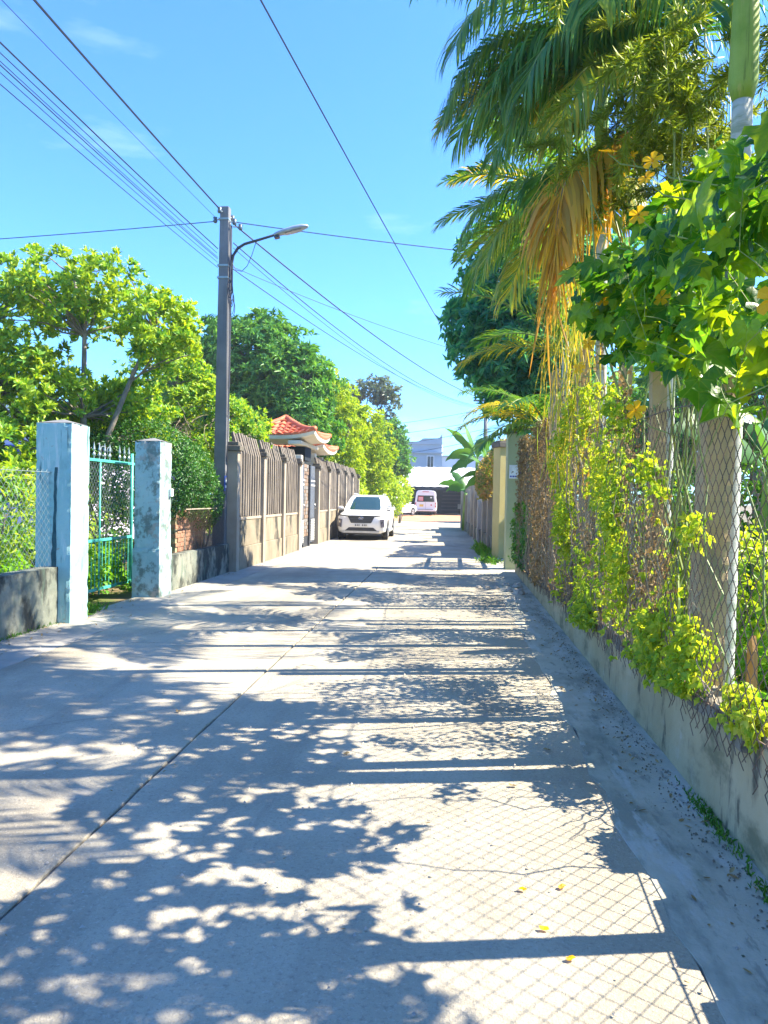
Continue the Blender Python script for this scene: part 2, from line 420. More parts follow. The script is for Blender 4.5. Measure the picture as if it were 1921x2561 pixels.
class MB:
    def __init__(s):
        s.v, s.f = [], []

    def add(s, vs, fs):
        n = len(s.v)
        s.v += [tuple(p) for p in vs]
        s.f += [tuple(i + n for i in q) for q in fs]
        return s

    def box(s, x0, x1, y0, y1, z0, z1):
        vs = [(x, y, z) for z in (z0, z1) for y in (y0, y1) for x in (x0, x1)]
        return s.add(vs, [(0, 2, 3, 1), (4, 5, 7, 6), (0, 1, 5, 4), (2, 6, 7, 3), (0, 4, 6, 2), (1, 3, 7, 5)])

    def obox(s, c, size, mat):
        vs = []
        for z in (-.5, .5):
            for y in (-.5, .5):
                for x in (-.5, .5):
                    vs.append(Vector(c) + mat @ Vector((x * size[0], y * size[1], z * size[2])))
        return s.add(vs, [(0, 2, 3, 1), (4, 5, 7, 6), (0, 1, 5, 4), (2, 6, 7, 3), (0, 4, 6, 2), (1, 3, 7, 5)])

    def tube(s, pts, rad, n=6, cap=True):
        pts = [Vector(p) for p in pts]
        if not hasattr(rad, '__len__'):
            rad = [rad] * len(pts)
        rings = []
        prev = None
        for i, p in enumerate(pts):
            t = (pts[min(i + 1, len(pts) - 1)] - pts[max(i - 1, 0)])
            t = t.normalized() if t.length > 1e-9 else Vector((0, 0, 1))
            if prev is None:
                a = t.orthogonal().normalized()
            else:
                a = (prev - t * prev.dot(t)).normalized()
            prev = a
            b = t.cross(a)
            rings.append([p + (a * math.cos(2 * math.pi * k / n) + b * math.sin(2 * math.pi * k / n)) * rad[i] for k in range(n)])
        vs = [q for r_ in rings for q in r_]
        fs = []
        for i in range(len(pts) - 1):
            for k in range(n):
                k2 = (k + 1) % n
                fs.append((i * n + k, i * n + k2, (i + 1) * n + k2, (i + 1) * n + k))
        if cap:
            fs.append(tuple(range(n))[::-1])
            fs.append(tuple((len(pts) - 1) * n + k for k in range(n)))
        return s.add(vs, fs)

    def prism(s, poly, axis, a, b):
        """poly: 2D points in the other two axes, extruded along axis from a to b"""
        def mk(p, t):
            if axis == 'x': return (t, p[0], p[1])
            if axis == 'y': return (p[0], t, p[1])
            return (p[0], p[1], t)
        n = len(poly)
        vs = [mk(p, a) for p in poly] + [mk(p, b) for p in poly]
        fs = [tuple(range(n))[::-1], tuple(range(n, 2 * n))]
        fs += [(i, (i + 1) % n, n + (i + 1) % n, n + i) for i in range(n)]
        return s.add(vs, fs)

    def build(s, name, mat, parent=None, smooth=False, bevel=0.0, seg=2, at=None):
        me = bpy.data.meshes.new(name)
        v = np.array([tuple(p) for p in s.v], dtype=np.float64)
        if parent is not None:
            off = ORG[parent.name]
        elif at is not None:
            off = Vector(at)
        else:
            lo, hi = v.min(0), v.max(0)
            off = Vector(((lo[0] + hi[0]) / 2, (lo[1] + hi[1]) / 2, lo[2]))
        v -= np.array(off[:])
        me.from_pydata(v.tolist(), [], s.f)
        if smooth:
            me.polygons.foreach_set('use_smooth', [True] * len(me.polygons))
        me.update()
        o = mesh_obj(name, me, mat, parent)
        if parent is None:
            o.location = off
            ORG[o.name] = Vector(off)
        if bevel:
            b = o.modifiers.new('bevel', 'BEVEL')
            b.width = bevel
            b.segments = seg
            b.limit_method = 'ANGLE'
        return o


def worn_box(x0, x1, y0, y1, z0, z1, step=0.06, amp=0.004, chip=0.014, seed=1, lean=(0, 0)):
    """box on a grid whose arrises are chipped and faces slightly uneven"""
    rr = np.random.default_rng(seed)
    nx, ny, nz_ = [max(2, int(round((b - a) / step))) for a, b in ((x0, x1), (y0, y1), (z0, z1))]
    idx, vs, fs = {}, [], []

    def vid(i, j, k):
        key = (i, j, k)
        if key not in idx:
            e = (i in (0, nx)) + (j in (0, ny)) + (k in (0, nz_))
            p = np.array([x0 + (x1 - x0) * i / nx, y0 + (y1 - y0) * j / ny, z0 + (z1 - z0) * k / nz_])
            c = np.array([(x0 + x1) / 2, (y0 + y1) / 2, p[2] if k not in (0, nz_) else (z0 + z1) / 2])
            if e >= 2 and k != 0:
                d = c - p
                d /= np.linalg.norm(d[:2]) + 1e-9
                p = p + d * np.array([1, 1, .5 if k == nz_ else 0]) * (.004 + (chip * rr.random() if rr.random() < .28 else amp * .6 * rr.random()))
            else:
                p = p + rr.normal(0, amp * .35, 3)
            t = p[2] - z0
            p[0] += lean[0] * t
            p[1] += lean[1] * t
            idx[key] = len(vs)
            vs.append(tuple(p))
        return idx[key]
    for j in range(ny):
        for k in range(nz_):
            fs.append((vid(0, j, k), vid(0, j, k + 1), vid(0, j + 1, k + 1), vid(0, j + 1, k)))
            fs.append((vid(nx, j, k), vid(nx, j + 1, k), vid(nx, j + 1, k + 1), vid(nx, j, k + 1)))
    for i in range(nx):
        for k in range(nz_):
            fs.append((vid(i, 0, k), vid(i + 1, 0, k), vid(i + 1, 0, k + 1), vid(i, 0, k + 1)))
            fs.append((vid(i, ny, k), vid(i, ny, k + 1), vid(i + 1, ny, k + 1), vid(i + 1, ny, k)))
    for i in range(nx):
        for j in range(ny):
            fs.append((vid(i, j, nz_), vid(i + 1, j, nz_), vid(i + 1, j + 1, nz_), vid(i, j + 1, nz_)))
    return MB().add(vs, fs)


def copy_tree(o, parent=None):
    c = o.copy()
    COL.objects.link(c)
    if parent is not None:
        c.parent = parent
    ORG[c.name] = ORG.get(o.name, Vector((0, 0, 0)))
    for ch in list(o.children):
        copy_tree(ch, c)
    return c


def unit(a):
    return a / np.maximum(np.linalg.norm(a, axis=-1, keepdims=True), 1e-9)


def leaves_np(p, d, nrm, L, Wd, fold=0.25, droop=0.15, kind='diamond'):
    """arrays: base p, direction d, normal nrm -> verts, faces"""
    d = unit(d)
    s = unit(np.cross(d, nrm))
    n = np.cross(s, d)
    L = L[:, None]
    Wd = Wd[:, None]
    N = len(p)
    if kind == 'diamond':
        tip = p + d * L - n * L * droop
        mid = p + d * L * 0.48
        a = mid + s * Wd * 0.5 + n * Wd * fold
        b = mid - s * Wd * 0.5 + n * Wd * fold
        v = np.stack([p, a, tip, b], 1).reshape(-1, 3)
        i = (np.arange(N) * 4)[:, None]
        f = np.concatenate([i + np.array([0, 1, 2]), i + np.array([0, 2, 3])])
        return v, [f]
    m1 = p + d * L * 0.30
    m2 = p + d * L * 0.70 - n * L * droop * 0.4
    tip = p + d * L - n * L * droop
    v = np.stack([p, m1 + s * Wd * 0.46 + n * Wd * fold, m2 + s * Wd * 0.40 + n * Wd * fold, tip,
                  m2 - s * Wd * 0.40 + n * Wd * fold, m1 - s * Wd * 0.46 + n * Wd * fold, m1, m2], 1).reshape(-1, 3)
    i = (np.arange(N) * 8)[:, None]
    f3 = np.concatenate([i + np.array([0, 1, 6]), i + np.array([0, 6, 5]), i + np.array([2, 3, 7]), i + np.array([7, 3, 4])])
    f4 = np.concatenate([i + np.array([1, 2, 7, 6]), i + np.array([6, 7, 4, 5])])
    return v, [f3, f4]


def merge(parts):
    vs, by = [], {}
    n = 0
    for v, fs in parts:
        for f in fs:
            by.setdefault(f.shape[1], []).append(f + n)
        vs.append(v)
        n += len(v)
    return np.concatenate(vs), [np.concatenate(by[k]) for k in by]


def rosettes(c, ax, k, L, Wd, spread=1.0, kind='diamond', rng=RNG, droop=0.2, up_bias=0.0):
    """k leaves whorled round each point c with axis ax"""
    N = len(c)
    ax = unit(ax)
    ref = np.where(np.abs(ax[:, 2:3]) > 0.9, np.array([[1., 0, 0]]), np.array([[0, 0, 1.]]))
    e1 = unit(np.cross(ax, ref))
    e2 = np.cross(ax, e1)
    c = np.repeat(c, k, 0)
    A = np.repeat(ax, k, 0)
    E1 = np.repeat(e1, k, 0)
    E2 = np.repeat(e2, k, 0)
    th = rng.uniform(0, 2 * np.pi, (N * k, 1))
    t = rng.uniform(0.35, 1.25, (N * k, 1)) * spread
    d = A * np.cos(t) + (E1 * np.cos(th) + E2 * np.sin(th)) * np.sin(t)
    d[:, 2] += up_bias
    nrm = A + rng.normal(0, 0.25, (N * k, 3))
    LL = L * rng.uniform(0.7, 1.25, N * k)
    return leaves_np(c + d * 0.01, d, nrm, LL, LL * (Wd / L) * rng.uniform(0.8, 1.2, N * k), kind=kind, droop=droop)


def sphere_pts(n, rng=RNG):
    return unit(rng.normal(size=(n, 3)))


def crown_points(blobs, clump_r, per, rng=RNG, shell=0.55):
    """blobs (cx,cy,cz,rx,ry,rz,nclumps) -> rosette centres and axes, clump centres"""
    P, A, CC = [], [], []
    for (cx, cy, cz, rx, ry, rz, nc) in blobs:
        dirs = sphere_pts(nc, rng)
        rad = rng.uniform(shell, 1.0, (nc, 1)) ** 0.8
        rad *= 1 + rng.normal(0, 0.07, (nc, 1))
        cc = np.array([cx, cy, cz]) + dirs * rad * np.array([rx, ry, rz])
        CC.append(cc)
        for q, dd in zip(cc, dirs):
            k = max(3, int(per * rng.uniform(0.5, 1.5)))
            loc = sphere_pts(k, rng)
            r_ = clump_r * rng.uniform(0.7, 1.3)
            pts = q + loc * r_ * rng.uniform(0.3, 1.0, (k, 1)) * np.array([1, 1, 0.8])
            P.append(pts)
            A.append(unit(dd * 0.6 + loc * 0.7 + np.array([0, 0, 0.55]) + rng.normal(0, 0.2, (k, 3))))
    return np.concatenate(P), np.concatenate(A), np.concatenate(CC)


def limb(mb, a, b, r0, r1, n=6, wob=0.12, seg=4):
    a, b = Vector(a), Vector(b)
    pts, rr = [], []
    for i in range(seg + 1):
        t = i / seg
        p = a.lerp(b, t)
        if 0 < i < seg:
            p += Vector((random.uniform(-1, 1), random.uniform(-1, 1), random.uniform(-.4, .8))) * wob * (b - a).length * 0.5
        pts.append(p)
        rr.append(r0 + (r1 - r0) * t)
    mb.tube(pts, rr, n)
    return pts


def tree(name, label, cat, base, forks, blobs, mat, L, Wd, k=7, clump=0.35, per=10, r0=0.16, kind='diamond',
         group=None, nbranch=40, droop=0.2, up_bias=0.0, bark='bark', trunk_n=9, spread=1.0, shell=0.55, seed=1):
    rng = np.random.default_rng(seed)
    t = thing(name, base, label, cat, group)
    mb = MB()
    b = Vector(base)
    top = None
    ends = []
    for f in forks:
        pts = [b] + [Vector(q) for q in f]
        rr = [r0 * (1 - 0.75 * i / (len(pts) - 1)) for i in range(len(pts))]
        mb.tube(pts, rr, trunk_n)
        ends += pts[1:]
    mb.build('trunk', bark, t, smooth=True)
    P, A, CC = crown_points(blobs, clump, per, rng, shell)
    bb = MB()
    sel = CC if len(CC) <= nbranch else CC[rng.choice(len(CC), nbranch, replace=False)]
    for q in sel:
        q = Vector(q)
        e = min(ends, key=lambda w: (w - q).length + (0.6 if w.z > q.z else 0))
        limb(bb, e, q, r0 * 0.22, 0.008, 4, 0.14, 4)
    bb.build('branches', bark, t)
    v, f = rosettes(P, A, k, L, Wd, spread, kind, rng, droop, up_bias)
    np_mesh('crown', v, f, mat, t)
    return t


def hull_noise(p, s=1.0):
    return np.sin(p[:, 0] * 2.3 * s + 1.3) * np.sin(p[:, 1] * 1.9 * s + .7) * np.sin(p[:, 2] * 2.9 * s)


def shrub(name, label, cat, blobs, mat, L, Wd, n_per_m2=260, group=None, seed=3, kind='diamond', stem=True, inner=0.75, up=0.4, k=1, bark='bark'):
    """dense foliage shell on ellipsoid blobs with an uneven surface"""
    rng = np.random.default_rng(seed)
    cx = sum(b[0] for b in blobs) / len(blobs)
    cy = sum(b[1] for b in blobs) / len(blobs)
    cz = min(b[2] - b[5] for b in blobs)
    t = thing(name, (cx, cy, max(0, cz) if cz > 1 else 0), label, cat, group)
    P, A = [], []
    for (x, y, z, rx, ry, rz) in blobs:
        area = 4 * math.pi * ((rx * ry) ** 1.6 / 3 + (rx * rz) ** 1.6 / 3 + (ry * rz) ** 1.6 / 3) ** (1 / 1.6)
        n = int(area * n_per_m2)
        d = sphere_pts(n, rng)
        rr = rng.uniform(inner, 1.0, (n, 1)) + 0.10 * hull_noise(d * 3, 1.6)[:, None] + rng.normal(0, 0.03, (n, 1))
        p = np.array([x, y, z]) + d * rr * np.array([rx, ry, rz])
        P.append(p)
        A.append(unit(d + np.array([0, 0, up]) + rng.normal(0, 0.45, (n, 3))))
    P, A = np.concatenate(P), np.concatenate(A)
    ok = P[:, 2] > 0.03
    P, A = P[ok], A[ok]
    if k > 1:
        v, f = rosettes(P, A, k, L, Wd, 1.0, kind, rng)
    else:
        tang = unit(np.cross(A, rng.normal(size=A.shape)))
        LL = L * rng.uniform(0.7, 1.3, len(P))
        v, f = leaves_np(P, unit(A * 0.55 + tang), A, LL, LL * Wd / L, kind=kind)
    np_mesh('foliage', v, f, mat, t)
    if stem:
        mb = MB()
        for (x, y, z, rx, ry, rz) in blobs:
            for _ in range(5):
                q = (x + random.uniform(-.5, .5) * rx, y + random.uniform(-.5, .5) * ry, z + random.uniform(-.2, .6) * rz)
                limb(mb, (x + random.uniform(-.15, .15) * rx, y + random.uniform(-.15, .15) * ry, max(0.0, (cz if cz > 1 else 0)) - 0.02), q, 0.03, 0.008, 5)
        mb.build('stems', bark, t)
    return t

# ================================================================ THE SETTING
def struct(o):
    o['kind'] = 'structure'
    return o


def sheet(name, x0, x1, y0, y1, z, mat):
    m = MB()
    m.add([(x0, y0, z), (x1, y0, z), (x1, y1, z), (x0, y1, z)], [(0, 1, 2, 3)])
    return struct(m.build(name, mat))


sheet('ground', -900, 900, -300, 1500, -0.10, 'soil')
SEAM_X = -1.60
ROAD_L, ROAD_R = -3.86, 0.86


def edge_pts(fixed, a, b, axis, amp, step=0.22, seed=0):
    rr = random.Random(seed)
    n = max(2, int(abs(b - a) / step))
    out = []
    for i in range(n + 1):
        t = a + (b - a) * i / n
        o = fixed + (rr.uniform(-amp, amp) if 0 < i < n else 0)
        out.append((o, t) if axis == 'y' else (t, o))
    return out


def slab_poly(xl, xr, y0, y1, amps, seed):
    """counter-clockwise outline with slightly ragged edges"""
    s = edge_pts(y0, xl, xr, 'x', amps[0], 0.3, seed)
    e = edge_pts(xr, y0, y1, 'y', amps[1], 0.22, seed + 1)
    n = edge_pts(y1, xr, xl, 'x', amps[0], 0.3, seed + 2)
    w = edge_pts(xl, y1, y0, 'y', amps[2], 0.22, seed + 3)
    return s[:-1] + e[:-1] + n[:-1] + w[:-1]


road = struct(MB().box(ROAD_L - .04, ROAD_R + .03, -6, 50, -0.095, -0.014).build('road', 'joint'))
ORG[road.name] = Vector(road.location)
JY = [-6.0, 1.4, 7.60, 13.7, 19.8, 26.0, 32.2, 38.4, 44.4, 50.0]
for i in range(len(JY) - 1):
    for j, (xl, xr) in enumerate(((ROAD_L, SEAM_X - 0.007), (SEAM_X + 0.007, ROAD_R))):
        zt = random.uniform(-0.001, 0.001)
        mb = MB().prism(slab_poly(xl, xr, JY[i] + 0.006, JY[i + 1] - 0.006, (0.004, 0.006 if j == 0 else 0.003, 0.006), 10 * i + j), 'z', -0.06, zt)
        mb.build('concrete_slab', 'road', road, bevel=0.006, seg=1)
verge = struct(MB().prism(slab_poly(-4.66, ROAD_L - .012, -6, 50, (0.0, 0.010, 0.0), 501), 'z', -0.09, -0.004).build('left_pavement_strip', 'apron'))
gut = struct(MB().prism(slab_poly(ROAD_R - .02, 1.42, -6, 50, (0.0, 0.0, 0.035), 601), 'z', -0.09, 0.0035).build('right_gutter_strip', 'gutter'))
sheet('soil_yard', -14, 9, 50.02, 73, -0.03, 'redsoil')
sheet('left_garden_soil', -30, -4.67, -6, 50, -0.03, 'soil')
sheet('right_garden_soil', 1.43, 30, -6, 50, -0.03, 'soil')

# ---------------------------------------------------------------- right low wall with wire fence
def wall_top(y):
    return 0.615 - 0.023 * min(max(y, 0), 12)


def right_wall():
    t = thing('low_garden_wall', (1.42, 7.5, 0), 'long low rendered wall under the wire fence along the right edge of the lane', 'wall')
    mb = MB()
    rr = random.Random(5)
    ys = np.arange(-4, 16.51, 0.25)
    rows = []
    for y in ys:
        h = wall_top(y) + rr.uniform(-.010, .010)
        xf = 1.325 + 0.004 * y * 0.9 + rr.uniform(-.004, .004)
        rows.append([(xf - 0.012, y, -0.05), (xf - 0.005, y, h * .5), (xf, y, h - 0.03 + rr.uniform(-.015, .01)), (xf + 0.03, y, h + rr.uniform(-.008, .01)), (xf + 0.16, y, h + rr.uniform(-.01, .012)), (xf + 0.19, y, h - 0.03), (xf + 0.20, y, -0.05)])
    vs = [p for r_ in rows for p in r_]
    n = len(rows[0])
    fs = []
    for i in range(len(rows) - 1):
        for k in range(n - 1):
            fs.append((i * n + k, i * n + k + 1, (i + 1) * n + k + 1, (i + 1) * n + k))
    fs += [tuple(range(n))[::-1], tuple((len(rows) - 1) * n + k for k in range(n))]
    mb.add(vs, fs)
    mb.build('wall_body', 'wall_low', t)
    # rough cement coping left from the fence fixing
    cap = MB()
    for i, y in enumerate(np.arange(-3.9, 16.3, 0.2)):
        h = wall_top(y)
        xf = 1.325 + 0.0036 * y
        if rr.random() < 0.86:
            c = Vector((xf + 0.035 + rr.uniform(-.012, .02), y + .1, h - 0.022 + rr.uniform(-.008, .010)))
            cap.obox(c, (0.10 + rr.uniform(-.02, .03), 0.24, 0.10 + rr.uniform(-.03, .04)), Matrix.Rotation(rr.uniform(-.12, .12), 3, 'Z') @ Matrix.Rotation(rr.uniform(-.15, .15), 3, 'Y'))
    cap.build('rough_cement_edge', 'mossy_top', t, bevel=0.012)
    return t


right_wall()


def chainlink(O, U, N, length, z0f, z1f, Wd, H, r, bulge=0.02, fray=0.0, seed=1):
    """zigzag wires hooked into each other; O origin at ground, U along, N across"""
    rng = np.random.default_rng(seed)
    O, U, N = np.array(O, float), np.array(U, float), np.array(N, float)
    hw, hh = Wd / 2, H / 2
    nw = int(length / hw)
    VV, FF = [], []
    base = 0
    for i in range(nw):
        u0 = i * hw
        z0, z1 = z0f(u0), z1f(u0)
        z0 = z0 - (rng.uniform(0, fray) if fray else 0)
        k0, k1 = int(math.floor(z0 / hh)), int(math.ceil(z1 / hh))
        ks = np.arange(k0, k1 + 1)
        m = len(ks)
        side = (ks + i) % 2
        us = u0 + side * hw
        zz = ks * hh
        us = us + 0.012 * np.sin(zz * 2.1 + u0 * 1.3) + 0.010 * np.sin(u0 * 3.1)
        off = bulge * np.sin(u0 * 1.7 + 0.6) * np.sin(zz * 1.9 + 0.3) + (side - .5) * r * 1.4
        low = np.clip((z0f(u0) + 0.05 - zz) / 0.15, 0, 1)
        off = off - low * rng.uniform(-.01, .03) * (1 if fray else 0)
        p = O + us[:, None] * U + off[:, None] * N
        p[:, 2] += zz
        ring = [p + N * r, p - N * r * .5 + U * r * .87, p - N * r * .5 - U * r * .87]
        v = np.stack(ring, 1).reshape(-1, 3)
        idx = base + np.arange(m - 1)[:, None] * 3
        for a in range(3):
            b = (a + 1) % 3
            FF.append(np.concatenate([idx + a, idx + b, idx + 3 + b, idx + 3 + a], 1))
        VV.append(v)
        base += len(v)
    return np.concatenate(VV), [np.concatenate(FF)]


def fence_top(y):
    return 2.05 + 0.05 * min(max(y - 3, 0), 9)


RP = [1.35, 2.86, 4.50, 5.60, 7.02, 8.30, 9.65, 11.0, 12.5, 14.1]


def right_fence():
    t = thing('wire_mesh_fence', (1.30, 7.0, 0.3), 'rusty diamond wire mesh fence hung with creepers along the right of the lane', 'fence')
    y0 = 0.6
    bays = [y0] + RP[1:] + [15.8]
    for i in range(len(bays) - 1):
        a, b = bays[i], bays[i + 1]
        xa = 1.300 + 0.0036 * a
        v, f = chainlink((xa, a, 0), (0.0036, 1, 0), (-1, 0, 0), b - a, lambda u, a=a: wall_top(a + u) - 0.06, lambda u, a=a: fence_top(a + u), 0.092, 0.105, 0.0026 if i > 0 else 0.0026, 0.018, 0.12, 20 + i)
        np_mesh('wire_mesh', v, f, 'rust', t)
    for z in (0.0, 1.0):
        mb = MB()
        pts = [(1.298 + 0.0036 * y, y, (wall_top(y) + 0.02 if z == 0 else fence_top(y) - 0.03) + 0.012 * math.sin(y * 3)) for y in np.arange(0.6, 15.9, 0.3)]
        mb.tube(pts, 0.004, 4)
        mb.build('tension_wire', 'rust', t)
    for i, y in enumerate(RP):
        x = 1.43 + 0.0036 * y
        w = 0.085 if abs(y - 4.50) < .1 else 0.055
        h = [2.3, 2.45, 2.5, 2.7, 3.3, 3.2, 2.7, 3.4, 2.7, 2.6][i]
        lean = [0, 0.01, 0.03, 0, 0.03, -0.03, 0, -.02, 0.03, 0][i]
        mb = worn_box(x - w, x + w, y - w, y + w, 0, h, .045, .005, .016, 30 + i, (lean, lean * .4))
        mb.build('concrete_post', 'rpost', t)
    return t


right_fence()

# ---------------------------------------------------------------- left: low wall, pillars, gate
def left_low_wall():
    t = thing('low_garden_wall', (-4.7, 3.5, 0), 'mouldy low wall with wire mesh on top left of the turquoise gate pillars', 'wall')
    worn_box(-4.80, -4.60, 0.0, 8.60, -0.05, 0.66, .08, .006, .022, 5).build('wall_body', 'wall_left', t)
    v, f = chainlink((-4.70, 2.6, 0), (0, 1, 0), (-1, 0, 0), 6.0, lambda u: 0.70, lambda u: 1.76, 0.10, 0.10, 0.0022, 0.02, 0, 77)
    np_mesh('wire_mesh', v, f, 'galv', t)
    MB().tube([(-4.70, 2.6, 1.75), (-4.70, 8.6, 1.77)], 0.004, 5).build('tension_wire', 'galv', t)
    return t


left_low_wall()


def gate_pillar(x0, x1, y0, y1, h, mat, label, extra):
    t = thing('gate_pillar', ((x0 + x1) / 2, (y0 + y1) / 2, 0), label, 'pillar', 'turquoise gate pillars')
    worn_box(x0, x1, y0, y1, -0.05, h, .05, .004, .018, int(-y0 * 10) % 97).build('shaft', mat, t)
    mb = MB()
    cx, cy = (x0 + x1) / 2, (y0 + y1) / 2
    e = 0.012
    mb.add([(x0 + e, y0 + e, h - 0.004), (x1 - e, y0 + e, h - 0.004), (x1 - e, y1 - e, h - 0.004), (x0 + e, y1 - e, h - 0.004), (cx, cy, h + 0.055)], [(0, 1, 4), (1, 2, 4), (2, 3, 4), (3, 0, 4), (3, 2, 1, 0)])
    mb.build('pyramid_cap', 'pole', t)
    extra(t)
    return t


def p1x(t):
    # dark crack where mesh and wall were let into the shaft
    mb = MB()
    rr = random.Random(3)
    L_, R_ = [], []
    for i in range(15):
        z = 0.64 + i * 0.085
        w = 0.008 + rr.uniform(0, .012) + (0.016 if i < 5 else 0)
        x = -4.655 + rr.uniform(-.006, .006) + 0.0012 * i
        L_.append((x - w, z)); R_.append((x + w, z))
    poly = L_ + R_[::-1]
    mb.prism(poly[::-1], 'y', 8.544, 8.552)
    mb.build('mortar_scar', 'scar', t)


def p2x(t):
    MB().box(-4.315, -4.28, 11.30, 11.38, 1.50, 1.62).build('switch_box', 'whiteplate', t, bevel=0.004)
    worn_box(-4.735, -4.312, 10.93, 11.435, -0.04, 0.72, .05, .003, .016, 8).build('thicker_plinth', 'pillar_worn', t)


gate_pillar(-4.89, -4.45, 8.55, 9.0, 2.36, 'pillar_blue', 'nearer turquoise gate pillar with dark vertical scar, beside the low wall', p1x)
gate_pillar(-4.72, -4.325, 10.95, 11.42, 2.33, 'pillar_worn', 'farther turquoise gate pillar, blotchy and worn, beside the arched hedge', p2x)


def green_gate():
    x = -5.02
    y0, y1 = 9.35, 11.55
    t = thing('garden_gate', (x, (y0 + y1) / 2, 0), 'turquoise green metal gate with spear tips and wire mesh between the pillars', 'gate')
    zb, zm, zt = 0.16, 0.86, 2.0
    for y in (y0, (y0 + y1) / 2 + .02, y1):
        top = 2.16 if y != (y0 + y1) / 2 + .02 else zt
        rad = 0.026 if top > 2.1 else 0.014
        MB().tube([(x, y, 0.08), (x, y, top)], rad, 8).build('upright', 'green_metal', t, smooth=True)
    for z in (zb, zm, zt):
        MB().box(x - .018, x + .018, y0, y1 + (.12 if z == zt else 0), z - .02, z + .02).build('rail', 'green_metal', t, bevel=0.004)
    n = 20
    bar = None
    for i in range(1, n):
        y = y0 + (y1 - y0) * i / n
        if bar is None:
            bar = MB().tube([(x, y, zb + .02), (x, y, zm - .02)], 0.0075, 6).build('bar', 'green_metal', t)
            yb = y
        else:
            c = bar.copy()
            COL.objects.link(c)
            c.location = (0, y - yb, 0)
    sp = None
    ys = [y0 + .10 + .165 * i for i in range(13)]
    for i, y in enumerate(ys):
        if sp is None:
            m = MB().tube([(x, y, zt + .02), (x, y, zt + .05), (x, y, zt + .07), (x, y, zt + .09), (x, y, zt + .11), (x, y, zt + .125), (x, y, zt + .15), (x, y, zt + .26)], [0.008, 0.008, 0.022, 0.022, 0.009, 0.009, 0.02, 0.001], 6)
            sp = m.build('spear_tip', 'galv', t)
        elif i not in (4, 9):
            c = sp.copy()
            COL.objects.link(c)
            c.location = (0, y - ys[0], 0)
    for yy in (10.55, 10.75):
        m = MB()
        m.tube([(x, yy + .09 * math.cos(a) * (1 - a / 14), zt + .14 + .07 * math.sin(a)) for a in np.linspace(0, 5.2, 14)], 0.006, 5)
        m.build('scroll', 'galv', t)
    v, f = chainlink((x, y0 + .02, 0), (0, 1, 0), (-1, 0, 0), y1 - y0 - .04, lambda u: zm, lambda u: zt - .02, 0.085, 0.10, 0.0022, 0.006, 0, 5)
    np_mesh('wire_mesh', v, f, 'galv', t)
    return t


green_gate()


def left_mid_wall():
    t = thing('low_garden_wall', (-4.5, 13.1, 0), 'short low wall with brown wire mesh between worn pillar and the utility pole', 'wall')
    worn_box(-4.60, -4.42, 11.44, 14.86, -0.05, 0.56, .08, .006, .022, 6).build('wall_body', 'wall_left', t)
    v, f = chainlink((-4.52, 12.6, 0), (0, 1, 0), (-1, 0, 0), 2.2, lambda u: 0.58, lambda u: 1.28, 0.09, 0.10, 0.0024, 0.01, 0, 9)
    np_mesh('wire_mesh', v, f, 'rust', t)
    MB().tube([(-4.52, 12.6, 1.28), (-4.52, 14.8, 1.28)], 0.012, 5).build('top_rail', 'fpost', t)
    return t


left_mid_wall()


def brick_planter():
    t = thing('brick_wall', (-4.95, 14.0, 0), 'low reddish brick wall behind the brown mesh beside the pole', 'wall')
    bw, bh, g = 0.22, 0.07, 0.012
    MB().box(-5.05, -4.89, 13.12, 14.68, 0, 1.20).build('mortar_core', 'wall_low', t)
    proto = None
    r_ = 0
    z = 0.02
    while z + bh < 1.24:
        y = 13.10 + (0 if r_ % 2 else bw / 2)
        while y + bw < 14.72:
            if proto is None:
                proto = MB().box(-5.07, -4.875, y, y + bw, z, z + bh).build('brick', 'brick', t)
                p0 = (y, z)
            else:
                c = proto.copy()
                COL.objects.link(c)
                c.location = (random.uniform(-.004, .004), y - p0[0], z - p0[1])
            y += bw + g
        z += bh + g
        r_ += 1
    return t


brick_planter()

